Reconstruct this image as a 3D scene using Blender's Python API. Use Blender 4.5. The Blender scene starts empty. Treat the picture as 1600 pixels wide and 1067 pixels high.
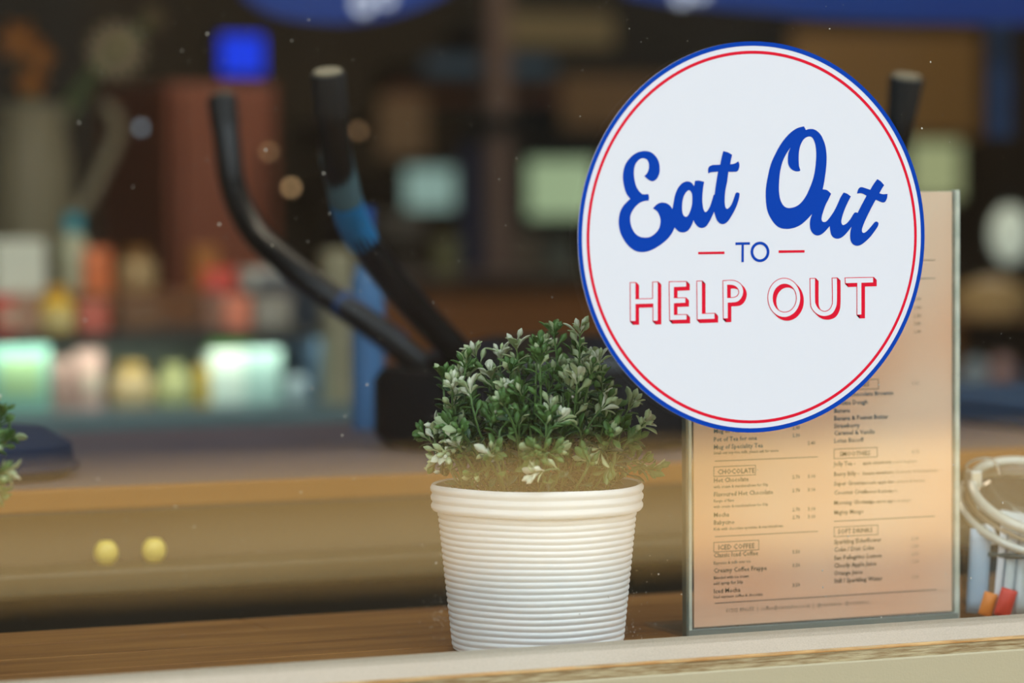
import bpy, bmesh, math, random
from mathutils import Vector, Matrix
from mathutils.geometry import tessellate_polygon
random.seed(7)
sc = bpy.context.scene
COL = sc.collection

# ------------------------------------------------------------------ camera
F_PX, PSI, HOR = 5100.0, math.radians(23.6), 303.0
CAM = Vector((0.0, -1.872, 1.35))
TH = math.atan((533.5 - HOR) / F_PX)
FW = Vector((math.sin(PSI) * math.cos(TH), math.cos(PSI) * math.cos(TH), -math.sin(TH)))
UP = Vector((math.sin(PSI) * math.sin(TH), math.cos(PSI) * math.sin(TH), math.cos(TH)))
RT = Vector((math.cos(PSI), -math.sin(PSI), 0))
ROLL = 0.0055
RT, UP = RT * math.cos(ROLL) - UP * math.sin(ROLL), UP * math.cos(ROLL) + RT * math.sin(ROLL)
cd = bpy.data.cameras.new('camera')
cam = bpy.data.objects.new('camera', cd); COL.objects.link(cam)
cam.matrix_world = Matrix(((RT.x, UP.x, -FW.x, CAM.x), (RT.y, UP.y, -FW.y, CAM.y), (RT.z, UP.z, -FW.z, CAM.z), (0, 0, 0, 1)))
cd.sensor_width = 36; cd.lens = F_PX * 36 / 1600
cd.clip_start = 0.05; cd.clip_end = 200
cd.dof.use_dof = True; cd.dof.focus_distance = 2.15; cd.dof.aperture_fstop = 3.4
sc.camera = cam

# ------------------------------------------------------------------ world, sun, fill lights, exposure
w = bpy.data.worlds.new('sky'); sc.world = w; w.use_nodes = True
w.node_tree.nodes['Background'].inputs[0].default_value = (0.80, 0.90, 1.0, 1)
w.node_tree.nodes['Background'].inputs[1].default_value = 2.35
sd = bpy.data.lights.new('sun', 'SUN'); sd.energy = 19; sd.angle = 0.01; sd.color = (1, 0.93, 0.80)
so = bpy.data.objects.new('sun', sd); COL.objects.link(so)
so.rotation_euler = Vector((-0.12, -0.62, -0.775)).to_track_quat('-Z', 'Y').to_euler()

def area(name, loc, target, sx, sy, power, color):
    d = bpy.data.lights.new(name, 'AREA'); d.shape = 'RECTANGLE'; d.size = sx; d.size_y = sy
    d.energy = power; d.color = color
    o = bpy.data.objects.new(name, d); COL.objects.link(o); o.location = loc
    o.rotation_euler = (Vector(target) - Vector(loc)).to_track_quat('-Z', 'Y').to_euler()
    return o
area('ceiling_fill', (1.3, 1.2, 2.80), (1.3, 2.6, 1.1), 1.6, 0.3, 18, (1, 0.86, 0.66))  # unseen area lights added to brighten the shop interior
area('ceiling_fill', (2.6, 3.0, 2.80), (2.9, 4.2, 1.2), 1.6, 0.3, 9, (1, 0.80, 0.58))
sc.view_settings.view_transform = 'Standard'; sc.view_settings.look = 'None'
sc.view_settings.exposure = 0.28; sc.view_settings.gamma = 1.0
sc.view_settings.use_curve_mapping = False
sc.cycles.max_bounces = 10; sc.cycles.transparent_max_bounces = 24

# ------------------------------------------------------------------ helpers
def ray(px, py):
    return FW + RT * ((px - 800) / F_PX) - UP * ((py - 533.5) / F_PX)
def P(px, py, Y):
    r = ray(px, py)
    return CAM + r * ((Y - CAM.y) / r.y)
def DZ(p): return (p - CAM).dot(FW)
def onz(px, py, z):
    r = ray(px, py)
    return CAM + r * ((z - CAM.z) / r.z)

MATS = {}
def mat(name, col, rough=0.6, metal=0.0, emit=0.0, spec=0.5, noise=None, bump=0.0, bscale=60, coat=0.0, sub=0.0, stretch=None):
    if name in MATS: return MATS[name]
    m = bpy.data.materials.new(name); m.use_nodes = True; nt = m.node_tree
    b = nt.nodes['Principled BSDF']
    b.inputs['Base Color'].default_value = (*col, 1)
    b.inputs['Roughness'].default_value = rough; b.inputs['Metallic'].default_value = metal
    b.inputs['Specular IOR Level'].default_value = spec
    b.inputs['Coat Weight'].default_value = coat
    if sub:
        b.inputs['Subsurface Weight'].default_value = sub; b.inputs['Subsurface Scale'].default_value = 0.005
    if emit:
        b.inputs['Emission Color'].default_value = (*col, 1); b.inputs['Emission Strength'].default_value = emit
    tc = nt.nodes.new('ShaderNodeTexCoord')
    src = tc.outputs['Object']
    if stretch:
        mp = nt.nodes.new('ShaderNodeMapping'); mp.inputs['Scale'].default_value = stretch
        nt.links.new(src, mp.inputs['Vector']); src = mp.outputs['Vector']
    if noise:
        c2, sca, det = noise
        n = nt.nodes.new('ShaderNodeTexNoise'); n.inputs['Scale'].default_value = sca; n.inputs['Detail'].default_value = det
        nt.links.new(src, n.inputs['Vector'])
        r = nt.nodes.new('ShaderNodeValToRGB')
        r.color_ramp.elements[0].position = 0.35; r.color_ramp.elements[1].position = 0.65
        r.color_ramp.elements[0].color = (*col, 1); r.color_ramp.elements[1].color = (*c2, 1)
        nt.links.new(n.outputs['Fac'], r.inputs['Fac']); nt.links.new(r.outputs['Color'], b.inputs['Base Color'])
    if bump:
        n = nt.nodes.new('ShaderNodeTexNoise'); n.inputs['Scale'].default_value = bscale; n.inputs['Detail'].default_value = 4
        nt.links.new(src, n.inputs['Vector'])
        bp = nt.nodes.new('ShaderNodeBump'); bp.inputs['Strength'].default_value = bump; bp.inputs['Distance'].default_value = 0.001
        nt.links.new(n.outputs['Fac'], bp.inputs['Height']); nt.links.new(bp.outputs['Normal'], b.inputs['Normal'])
    MATS[name] = m
    return m

def glassmat(name, tint=(1, 1, 1), base=0.04, rough=0.0, haze=0.0, hazecol=(0.8, 0.8, 0.8), haze_noise=None):
    """thin clear sheet: transparent + mirror reflection by viewing angle (Schlick) + a little dirt"""
    if name in MATS: return MATS[name]
    m = bpy.data.materials.new(name); m.use_nodes = True; nt = m.node_tree; nt.nodes.clear()
    out = nt.nodes.new('ShaderNodeOutputMaterial')
    tr = nt.nodes.new('ShaderNodeBsdfTransparent'); tr.inputs[0].default_value = (*tint, 1)
    gl = nt.nodes.new('ShaderNodeBsdfGlossy'); gl.inputs['Roughness'].default_value = rough
    lw = nt.nodes.new('ShaderNodeLayerWeight'); lw.inputs['Blend'].default_value = 0.5
    pw = nt.nodes.new('ShaderNodeMath'); pw.operation = 'POWER'; pw.inputs[1].default_value = 5
    ma = nt.nodes.new('ShaderNodeMath'); ma.operation = 'MULTIPLY_ADD'; ma.inputs[1].default_value = 1 - base; ma.inputs[2].default_value = base
    nt.links.new(lw.outputs['Facing'], pw.inputs[0]); nt.links.new(pw.outputs[0], ma.inputs[0])
    mx = nt.nodes.new('ShaderNodeMixShader')
    nt.links.new(ma.outputs[0], mx.inputs[0]); nt.links.new(tr.outputs[0], mx.inputs[1]); nt.links.new(gl.outputs[0], mx.inputs[2])
    last = mx
    if haze:
        df = nt.nodes.new('ShaderNodeBsdfDiffuse'); df.inputs[0].default_value = (*hazecol, 1)
        m2 = nt.nodes.new('ShaderNodeMixShader'); m2.inputs[0].default_value = haze
        if haze_noise:
            tc = nt.nodes.new('ShaderNodeTexCoord'); mp = nt.nodes.new('ShaderNodeMapping'); mp.inputs['Scale'].default_value = haze_noise
            n = nt.nodes.new('ShaderNodeTexNoise'); n.inputs['Scale'].default_value = 1; n.inputs['Detail'].default_value = 5
            mr = nt.nodes.new('ShaderNodeMapRange'); mr.inputs[1].default_value = 0.4; mr.inputs[2].default_value = 0.8
            mr.inputs[3].default_value = haze * 0.4; mr.inputs[4].default_value = haze * 2.2
            nt.links.new(tc.outputs['Object'], mp.inputs[0]); nt.links.new(mp.outputs[0], n.inputs['Vector'])
            nt.links.new(n.outputs['Fac'], mr.inputs[0]); nt.links.new(mr.outputs[0], m2.inputs[0])
        nt.links.new(last.outputs[0], m2.inputs[1]); nt.links.new(df.outputs[0], m2.inputs[2]); last = m2
    nt.links.new(last.outputs[0], out.inputs['Surface'])
    MATS[name] = m
    return m

def link(name, bm, m, parent=None, smooth=False):
    me = bpy.data.meshes.new(name); bm.normal_update(); bm.to_mesh(me); bm.free()
    for k in (m if isinstance(m, (list, tuple)) else [m]): me.materials.append(k)
    if smooth:
        me.polygons.foreach_set('use_smooth', [True] * len(me.polygons))
        try: me.set_sharp_from_angle(angle=math.radians(42))
        except Exception: pass
    o = bpy.data.objects.new(name, me); COL.objects.link(o)
    if parent is not None:
        o.parent = parent
        # geometry is written in world coordinates: bring it into the parent's frame
        me.transform(parent_inv(parent))
    return o
def world_of(o):
    m = Matrix.LocRotScale(o.location, o.rotation_euler, o.scale)
    return world_of(o.parent) @ m if o.parent else m
def parent_inv(p): return world_of(p).inverted()
def thing(name, label, cat, loc=(0, 0, 0), group=None):
    o = bpy.data.objects.new(name, None); COL.objects.link(o); o.location = loc
    o.empty_display_size = 0.02
    o['label'] = label; o['category'] = cat
    if group: o['group'] = group
    return o
def tag(o, label, cat, group=None, kind=None):
    o['label'] = label; o['category'] = cat
    if group: o['group'] = group
    if kind: o['kind'] = kind
    return o
def struct(name, bm, m, label=None, smooth=False):
    o = link(name, bm, m, None, smooth); o['kind'] = 'structure'
    if label: o['label'] = label
    return o

def add_box(bm, lo, hi, bev=0.0, seg=2):
    lo = Vector(lo); hi = Vector(hi)
    r = bmesh.ops.create_cube(bm, size=1.0)
    vs = r['verts']
    for v in vs:
        v.co = Vector(((lo.x + hi.x) / 2 + v.co.x * (hi.x - lo.x), (lo.y + hi.y) / 2 + v.co.y * (hi.y - lo.y), (lo.z + hi.z) / 2 + v.co.z * (hi.z - lo.z)))
    if bev > 0:
        es = list({e for v in vs for e in v.link_edges})
        bmesh.ops.bevel(bm, geom=es, offset=bev, segments=seg, affect='EDGES', profile=0.5)
def box(lo, hi, bev=0.0, seg=2):
    bm = bmesh.new(); add_box(bm, lo, hi, bev, seg); return bm
def add_lathe(bm, c, prof, n=48, axis=None, cap0=True, cap1=True):
    """prof: list of (r, h) along +Z (or axis)"""
    c = Vector(c)
    q = Vector((0, 0, 1)).rotation_difference(Vector(axis)) if axis is not None else None
    rings = []
    for r, h in prof:
        ring = []
        for k in range(n):
            a = 2 * math.pi * k / n
            v = Vector((max(r, 1e-5) * math.cos(a), max(r, 1e-5) * math.sin(a), h))
            if q: v = q @ v
            ring.append(bm.verts.new(c + v))
        rings.append(ring)
    for i in range(len(rings) - 1):
        for k in range(n):
            bm.faces.new((rings[i][k], rings[i][(k + 1) % n], rings[i + 1][(k + 1) % n], rings[i + 1][k]))
    if cap0: bm.faces.new(list(reversed(rings[0])))
    if cap1: bm.faces.new(rings[-1])
def lathe(c, prof, n=48, axis=None, cap0=True, cap1=True):
    bm = bmesh.new(); add_lathe(bm, c, prof, n, axis, cap0, cap1); return bm
def smooth_path(pts, k=8):
    pts = [Vector(p) for p in pts]; out = []
    for i in range(len(pts) - 1):
        p0 = pts[max(i - 1, 0)]; p1 = pts[i]; p2 = pts[i + 1]; p3 = pts[min(i + 2, len(pts) - 1)]
        for j in range(k):
            t = j / k
            out.append(0.5 * ((2 * p1) + (-p0 + p2) * t + (2 * p0 - 5 * p1 + 4 * p2 - p3) * t * t + (-p0 + 3 * p1 - 3 * p2 + p3) * t ** 3))
    out.append(pts[-1]); return out
def add_tube(bm, pts, rad, n=12, closed=False):
    """rad: number or list"""
    pts = [Vector(p) for p in pts]; N = len(pts)
    rr = rad if isinstance(rad, (list, tuple)) else [rad] * N
    rings = []; prev = None
    for i, p in enumerate(pts):
        if closed: d = (pts[(i + 1) % N] - pts[i - 1])
        else: d = pts[min(i + 1, N - 1)] - pts[max(i - 1, 0)]
        d.normalize()
        if prev is None:
            a = Vector((0, 0, 1)) if abs(d.z) < 0.9 else Vector((1, 0, 0))
            u = d.cross(a).normalized()
        else:
            u = (prev - d * prev.dot(d)).normalized()
        prev = u; v = d.cross(u)
        rings.append([bm.verts.new(p + (u * math.cos(2 * math.pi * k / n) + v * math.sin(2 * math.pi * k / n)) * rr[i]) for k in range(n)])
    M = N if closed else N - 1
    for i in range(M):
        A = rings[i]; B = rings[(i + 1) % N]
        for k in range(n):
            bm.faces.new((A[k], A[(k + 1) % n], B[(k + 1) % n], B[k]))
    if not closed:
        bm.faces.new(list(reversed(rings[0]))); bm.faces.new(rings[-1])
def tube(pts, rad, n=12, closed=False):
    bm = bmesh.new(); add_tube(bm, pts, rad, n, closed); return bm
def add_ball(bm, c, r, sx=1, sy=1, sz=1, u=16, v=10):
    q = bmesh.ops.create_uvsphere(bm, u_segments=u, v_segments=v, radius=r)
    for x in q['verts']: x.co = Vector((c[0] + x.co.x * sx, c[1] + x.co.y * sy, c[2] + x.co.z * sz))
def ball(c, r, sx=1, sy=1, sz=1, u=16, v=10):
    bm = bmesh.new(); add_ball(bm, c, r, sx, sy, sz, u, v); return bm

def pbox(px0, py0, px1, py1, Y, dep, bev=0.004):
    """a box standing with its front face on the vertical plane y=Y, and the given depth behind it; its extent taken from where it is seen"""
    mx, my = (px0 + px1) / 2, (py0 + py1) / 2
    x0 = P(px0, my, Y).x; x1 = P(px1, my, Y).x; z1 = P(mx, py0, Y).z; z0 = P(mx, py1, Y).z
    return (x0, Y, z0), (x1, Y + dep, z1)

# ------------------------------------------------------------------ materials
M_glass = glassmat('window_glass', (0.985, 0.995, 0.99), 0.042, 0.0, 0.002, (0.75, 0.72, 0.65), (6, 6, 1.2))
M_acryl = glassmat('clear_acrylic', (0.985, 0.99, 0.985), 0.03, 0.0, 0.02, (0.85, 0.88, 0.85))
M_jar = glassmat('jar_glass', (0.93, 0.97, 0.95), 0.06, 0.02, 0.03, (0.8, 0.85, 0.8))
M_sill = mat('sill_paint', (0.42, 0.345, 0.25), 0.42, bump=0.25, bscale=900, noise=((0.51, 0.42, 0.31), 900, 3))
M_face = mat('front_panel_paint', (0.44, 0.38, 0.235), 0.6, bump=0.2, bscale=500)
M_woodedge = mat('raw_wood_edge', (0.27, 0.17, 0.065), 0.8, noise=((0.50, 0.41, 0.23), 1, 10), bump=0.8, bscale=3, stretch=(60, 200, 700))
M_shelf = mat('shelf_wood', (0.22, 0.088, 0.018), 0.5, spec=0.25, noise=((0.36, 0.165, 0.04), 1, 6), bump=0.1, bscale=3, stretch=(5, 55, 55))
M_white = mat('sticker_white', (0.70, 0.715, 0.745), 0.45)
M_blue = mat('sticker_blue', (0.0, 0.045, 0.36), 0.5, spec=0.1)
M_red = mat('sticker_red', (0.66, 0.004, 0.025), 0.5, spec=0.15)
M_pot = mat('pot_plastic', (0.88, 0.87, 0.82), 0.38, noise=((0.91, 0.89, 0.84), 25, 3), sub=0.0)
M_soil = mat('moss_green', (0.05, 0.09, 0.02), 0.9, bump=1, bscale=300)
M_paper = mat('menu_paper', (0.97, 0.55, 0.33), 0.7, noise=((0.98, 0.72, 0.52), 8, 1))
M_ink = mat('menu_ink', (0.09, 0.085, 0.05), 0.8)
M_inkteal = mat('menu_ink_teal', (0.03, 0.12, 0.16), 0.8)
M_black = mat('black_metal', (0.007, 0.0075, 0.0075), 0.30, spec=0.4)
M_rubber = mat('black_rubber', (0.009, 0.010, 0.010), 0.6)
M_dark = mat('dark_wall', (0.030, 0.026, 0.018), 0.8, noise=((0.045, 0.038, 0.026), 1.5, 3))
M_floor = mat('floor_wood', (0.12, 0.07, 0.04), 0.5)
M_ceil = mat('ceiling_paint', (0.10, 0.09, 0.075), 0.8)

# ------------------------------------------------------------------ heights
SILL_Z = P(800, 1017.0, 0.0).z
SHELF_Z = SILL_Z - 0.015
X0, X1 = -0.75, 2.9           # glass extent
WTOP = 2.72

# ------------------------------------------------------------------ structure: street side
def plane_box(name, lo, hi, m, label=None): return struct(name, box(lo, hi), m, label)
M_slab = mat('near_paving', (0.52, 0.45, 0.36), 0.85)
M_road = mat('asphalt', (0.030, 0.024, 0.016), 0.95, spec=0.1, bump=0.5, bscale=60)
M_sand = mat('sandstone_paving', (0.50, 0.32, 0.12), 0.9, spec=0.2, noise=((0.56, 0.37, 0.15), 0.6, 2))
plane_box('floor_pavement', (-30, -3.2, -0.12), (45, -0.14, 0.0), M_slab)
plane_box('floor_road', (-30, -9.5, -0.16), (45, -3.2, -0.10), M_road)
plane_box('floor_far_pavement', (-30, -13.4, -0.12), (45, -9.5, 0.02), M_sand)
M_brick = mat('dark_brick', (0.008, 0.006, 0.004), 0.9, spec=0.1, noise=((0.014, 0.009, 0.005), 1, 2))
ob = thing('opposite_building', 'dark brick terrace across the street, seen only mirrored in the glass', 'building', (0, -13.4, 0))
link('wall', box((-20, -19, 0), (35, -13.4, 6.5)), M_brick, ob)
M_fw = mat('dark_window', (0.008, 0.01, 0.012), 0.3, spec=0.2)
for i in range(9):
    for z in (0.9, 3.8):
        link('window', box((-12 + i * 4.6, -13.42, z), (-9.4 + i * 4.6, -13.3, z + 1.7), 0.02), M_fw, ob)

# the shop front wall around the window
bm = bmesh.new()
add_box(bm, (-14, -0.02, 0), (18, 0.02, SILL_Z - 0.06))
add_box(bm, (-14, -0.1, SILL_Z - 0.06), (X0 - 0.06, 0.1, 8))
add_box(bm, (X1 + 0.06, -0.1, SILL_Z - 0.06), (18, 0.1, 8))
add_box(bm, (X0 - 0.06, -0.1, WTOP + 0.06), (X1 + 0.06, 0.1, 8))
struct('wall_front', bm, mat('shopfront_paint', (0.30, 0.28, 0.24), 0.7))

# room shell
plane_box('floor', (-2.2, 0.02, -0.1), (7.5, 6.2, 0.0), M_floor)
plane_box('ceiling', (-2.2, 0.1, 2.9), (7.5, 6.2, 3.1), M_ceil)
plane_box('wall_back', (-2.2, 4.9, 0), (7.5, 5.1, 2.9), M_dark)
plane_box('wall_left', (-2.3, 0.02, 0), (-2.2, 6.2, 2.9), M_dark)
plane_box('wall_right', (7.5, 0.02, 0), (7.6, 6.2, 2.9), M_dark)

# ------------------------------------------------------------------ window
win = bpy.data.objects.new('window_1', None); COL.objects.link(win); win['kind'] = 'structure'
link('pane', box((X0, 0.0, SILL_Z - 0.012), (X1, 0.006, WTOP)), M_glass, win)
M_frame = mat('frame_paint', (0.35, 0.33, 0.28), 0.5)
for nm, lo, hi in (('jamb', (X0 - 0.06, -0.04, SILL_Z - 0.02), (X0, 0.04, WTOP + 0.06)), ('jamb', (X1, -0.04, SILL_Z - 0.02), (X1 + 0.06, 0.04, WTOP + 0.06)),
                   ('head_rail', (X0, -0.04, WTOP), (X1, 0.04, WTOP + 0.06))):
    link(nm, box(lo, hi, 0.003), M_frame, win)
# specks of dust stuck to the outside of the pane
bm = bmesh.new()
rnd = random.Random(3)
for i in range(420):
    if i < 300: px, py = rnd.uniform(0, 1600), rnd.uniform(0, 1000)
    elif i < 360: px, py = rnd.gauss(690, 14), rnd.gauss(975, 30)
    else: px, py = rnd.gauss(990, 14), rnd.gauss(965, 35)
    if math.hypot((px - 1172) / 275, (py - 371) / 310) < 1 or py > 1000: continue
    c = P(px, py, -0.0004)
    r = 0.00024 + 0.0006 * rnd.random() ** 6
    if i >= 300: r = 0.00018 + 0.00012 * rnd.random()
    q = bmesh.ops.create_icosphere(bm, subdivisions=1, radius=r)
    k = rnd.uniform(0.7, 1.3)
    for v in q['verts']: v.co = Vector((v.co.x * k, v.co.y * 0.5, v.co.z / k)) + c
o = link('dust_specks', bm, mat('dust', (0.45, 0.42, 0.34), 0.9), win); o['kind'] = 'stuff'

# sill: satin painted weathered slope, raw wood edge, painted panel below
def strip(y0, z0, y1, z1, x0=X0 - 0.06, x1=X1 + 0.06, th=0.01):
    bm = bmesh.new()
    vs = [bm.verts.new(p) for p in ((x0, y0, z0), (x1, y0, z0), (x1, y1, z1), (x0, y1, z1), (x0, y0, z0 - th), (x1, y0, z0 - th), (x1, y1, z1 - th), (x0, y1, z1 - th))]
    for f in ((0, 3, 2, 1), (4, 5, 6, 7), (0, 1, 5, 4), (1, 2, 6, 5), (2, 3, 7, 6), (3, 0, 4, 7)): bm.faces.new([vs[i] for i in f])
    bmesh.ops.recalc_face_normals(bm, faces=bm.faces)
    return bm
YS = -0.020
ZS = P(800, 1047.0, YS).z
struct('trim_1', strip(0.012, SILL_Z + 0.0002, YS, ZS, th=0.012), M_sill)
ZW = P(1300, 1034, YS - 0.002).z
bm = bmesh.new()
N = 260; rows = []
rn = random.Random(5)
for i in range(N + 1):
    x = X0 - 0.06 + (X1 - X0 + 0.12) * i / N
    j = rn.uniform(-1, 1)
    rows.append([bm.verts.new(p) for p in ((x, YS + 0.004, ZS - 0.0008 + 0.0), (x, YS - 0.0022, ZS - 0.0006 + 0.0004 * j), (x, YS - 0.003, ZS - 0.0022 + 0.0005 * rn.uniform(-1, 1)),
                                          (x, YS - 0.0027 + 0.0003 * rn.uniform(-1, 1), ZW + 0.003), (x, YS - 0.003, ZW - 0.004), (x, YS + 0.004, ZW - 0.004))])
for i in range(N):
    for k in range(6):
        bm.faces.new((rows[i][k], rows[i][(k + 1) % 6], rows[i + 1][(k + 1) % 6], rows[i + 1][k]))
bmesh.ops.recalc_face_normals(bm, faces=bm.faces)
struct('trim_2', bm, M_woodedge)
struct('trim_4', strip(YS + 0.001, ZS - 0.0001, YS - 0.0034, ZS - 0.0010, th=0.0009), mat('orange_wood_lip', (0.42, 0.20, 0.05), 0.7, noise=((0.58, 0.36, 0.14), 1, 6), stretch=(40, 100, 100)))
struct('trim_3', box((X0 - 0.06, YS - 0.006, ZW - 0.45), (X1 + 0.06, -0.019, ZW), 0.0008), M_face)

# window shelf of long staves
sh = thing('window_shelf', 'brown wooden shelf of long staves just behind the shop window', 'shelf', (1.0, 0.17, SHELF_Z))
yb = onz(350, 968, SHELF_Z).y
ny = 5
for i in range(ny):
    a = 0.008 + (yb - 0.008) * i / ny; b = 0.008 + (yb - 0.008) * (i + 1) / ny
    cut = X0 + 0.1 + (0.9, 0.45, 1.9, 0.75, 1.4)[i]
    for (p, q) in ((X0 + 0.01, cut - 0.0004), (cut + 0.0004, X1 - 0.01)):
        link('plank', box((p, a + 0.0004, SHELF_Z - 0.03), (q, b - 0.0004, SHELF_Z), 0.0008, 1), M_shelf, sh)

# ------------------------------------------------------------------ the round sticker
ST_Y = -0.0006
c0 = P(1180.3, 371, ST_Y); RAD = 0.12635
stk = thing('round_sticker', 'round white Eat Out to Help Out sticker ringed in blue and red, on the glass', 'sticker', c0)
def ring_bm(r0, r1, y, n=160, back=None):
    bm = bmesh.new(); A = []; B = []
    for k in range(n):
        a = 2 * math.pi * k / n
        B.append(bm.verts.new((c0.x + r1 * math.cos(a), y, c0.z + r1 * math.sin(a))))
        if r0 > 0: A.append(bm.verts.new((c0.x + r0 * math.cos(a), y, c0.z + r0 * math.sin(a))))
    if r0 > 0:
        for k in range(n): bm.faces.new((A[k], B[k], B[(k + 1) % n], A[(k + 1) % n]))
    else:
        f = bm.faces.new(B)
        if back is not None:
            C = [bm.verts.new((v.co.x, back, v.co.z)) for v in B]
            for k in range(n): bm.faces.new((B[k], C[k], C[(k + 1) % n], B[(k + 1) % n]))
            bm.faces.new(list(reversed(C)))
    bmesh.ops.recalc_face_normals(bm, faces=bm.faces)
    return bm
link('backing', ring_bm(0, RAD, ST_Y, back=-0.0001), M_white, stk)
link('outer_ring', ring_bm(RAD * 0.9775, RAD * 1.0, ST_Y - 0.00008), M_blue, stk)
link('inner_ring', ring_bm(RAD * 0.937, RAD * 0.9525, ST_Y - 0.00008), M_red, stk)

def parse(s, ox, oy, k):
    out = []
    for t in s.split():
        c = t.endswith('*'); x, y = t.rstrip('*').split(',')
        out.append(((ox + float(x) / k, oy + float(y) / k), c))
    return out
def curve(pts, sub=5):
    n = len(pts); out = []
    for i in range(n):
        (p1, c1), (p2, c2) = pts[i], pts[(i + 1) % n]
        p0 = pts[i - 1][0] if not c1 else p1
        p3 = pts[(i + 2) % n][0] if not c2 else p2
        if c1 and c2: out.append(p1); continue
        for j in range(sub):
            t = j / sub
            out.append(tuple(0.5 * (2 * p1[d] + (-p0[d] + p2[d]) * t + (2 * p0[d] - 5 * p1[d] + 4 * p2[d] - p3[d]) * t * t + (-p0[d] + 3 * p1[d] - 3 * p2[d] + p3[d]) * t ** 3) for d in (0, 1)))
    return out
def fill(bm, loops, Y):
    L3 = [[Vector((x, y, 0)) for x, y in lp] for lp in loops]
    vs = [bm.verts.new(P(x, y, Y)) for lp in loops for x, y in lp]
    for t in tessellate_polygon(L3):
        try:
            f = bm.faces.new([vs[i] for i in t])
            f.normal_update()
            if f.normal.y > 0: f.normal_flip()
        except ValueError: pass
def letters(name, glyphs, Y, m, label=None):
    bm = bmesh.new()
    for i, g in enumerate(glyphs): fill(bm, g, Y - 0.00004 * i)
    o = link(name, bm, m, stk)
    if label: o['label'] = label
    return o
LY = ST_Y - 0.0001
E_ = curve(parse("155,505* 118,455 95,385 83,300 90,225 115,155 165,92 225,52 300,37 360,50 410,95 438,155 445,220 438,265 415,310 378,333 340,322 293,283* 320,255 337,210 338,165 322,125 288,108 245,120 208,165 193,225 195,300 210,370 238,425 272,460* 300,462 332,458* 340,490 335,525* 300,527 250,545 200,590 165,650 155,710 168,780 200,840 245,875 300,886 355,876 410,835 440,790 452,730 445,680 420,630 378,600* 410,565 455,543 505,547 545,572 570,610* 595,690 590,790* 560,850 510,910 440,965 370,1005 300,1026 230,1024 170,995 115,940 70,865 45,780 43,700 60,625 95,565", 960, 230, 6.275))
a1 = curve(parse("80,735* 95,660 110,580 140,500 185,440 235,411 285,410 320,435 340,465* 350,400* 400,397 460,412* 448,480 440,560 438,640 445,710 458,755 475,772 500,755 530,700 555,625 572,568* 592,565* 598,700 577,768* 555,820 520,890 480,945 430,962 385,945 350,905 333,870* 310,930 275,985 235,1010 195,1015 155,1002 125,975 103,950* 70,880 60,800", 1040, 230, 7.623))
ah = curve(parse("282,512 312,550 318,610 313,690 290,770 262,818 235,828 208,800 197,740 200,660 215,590 245,535", 1040, 230, 7.623))
t1 = curve(parse("687,47* 740,60 793,90* 780,145 770,203* 820,195 867,167* 880,210 872,260 850,288 800,293 748,293* 735,400 715,500 706,580 705,660 712,710 730,733 758,718 790,670 820,590 835,548 855,538 878,548 880,585 860,660 830,735 790,810 740,885 690,915 645,905 610,865 590,810 577,768* 575,700 575,640 583,565* 600,440 625,290* 575,295 530,300 510,315* 505,270 520,230 560,212 600,210 650,207* 668,120", 1040, 230, 7.623))
O1 = curve(parse("405,45* 422,80* 460,70 510,78 560,120 595,190 615,270 620,370 612,470 598,570 583,645* 570,720 540,800 480,882* 430,935 370,985 300,1015 220,1022 150,998 95,935 55,850 40,740 42,630 60,520 90,400 140,290 200,190 270,110 340,62", 1190, 190, 6.1))
Oh = curve(parse("276,247* 255,300 250,360 255,410 280,450 320,472 355,473 370,463* 357,420 354,350 358,280 375,215 405,165 445,143 480,150 505,195 518,260 520,340 513,430 495,530 460,630 410,730 350,795 290,820 240,820 205,795 178,740 166,660 168,560 180,460 205,370 240,300", 1190, 190, 6.1))
u1 = curve(parse("272,230* 330,240 388,290* 350,370 310,450 275,550 257,620 258,660 280,682 320,675 370,620 430,530 480,430 520,340 562,273* 610,290 662,328* 620,410 575,510 545,600 530,670 537,710 560,725 600,705 650,650 700,570 725,550 757,555* 740,620 672,745* 640,790 590,850 530,900 475,915 425,900 390,860 375,800 368,740* 330,785 280,835 230,865 180,868 130,835 100,780 92,710 100,640 122,578* 105,480* 180,330*", 1255, 270, 8.893))
t2 = curve(parse("1030,88* 1080,120 1125,172* 1090,225 1058,285* 1110,297 1172,293* 1165,350 1140,400 1105,410 1060,395 1008,372* 950,480 890,600 845,700 818,780 822,825 850,832 890,805 940,750 985,695 1015,677 1045,695 1040,735 1000,800 940,880 870,950 800,1000 740,1012 690,990 660,940 652,870 660,800 672,745* 700,650 755,560* 800,470 880,318* 840,295 800,283 748,288* 760,240 785,205 820,200 870,215 932,235* 980,155", 1255, 270, 8.893))
letters('script_lettering', [[E_], [a1, ah], [t1]], LY, M_blue)
letters('script_lettering', [[O1, Oh], [u1], [t2]], LY, M_blue)
q = lambda s: [p for p, c in parse(s, 1080, 370, 8.42)]
def ell(cx, cy, rx, ry, ox, oy, k, n=56): return [(ox + (cx + rx * math.cos(2 * math.pi * i / n)) / k, oy + (cy + ry * math.sin(2 * math.pi * i / n)) / k) for i in range(n)]
letters('small_lettering', [[q("582,73 773,70 773,104 693,105 692,332 660,334 662,106 582,107")], [ell(905, 198, 124, 134, 1080, 370, 8.42), ell(905, 198, 88, 98, 1080, 370, 8.42)]], LY, M_blue)
letters('dash', [[q("92,198 438,193 438,226 92,230")]], LY, M_red)
letters('dash', [[q("1150,178 1492,174 1492,207 1150,212")]], LY, M_red)

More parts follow.
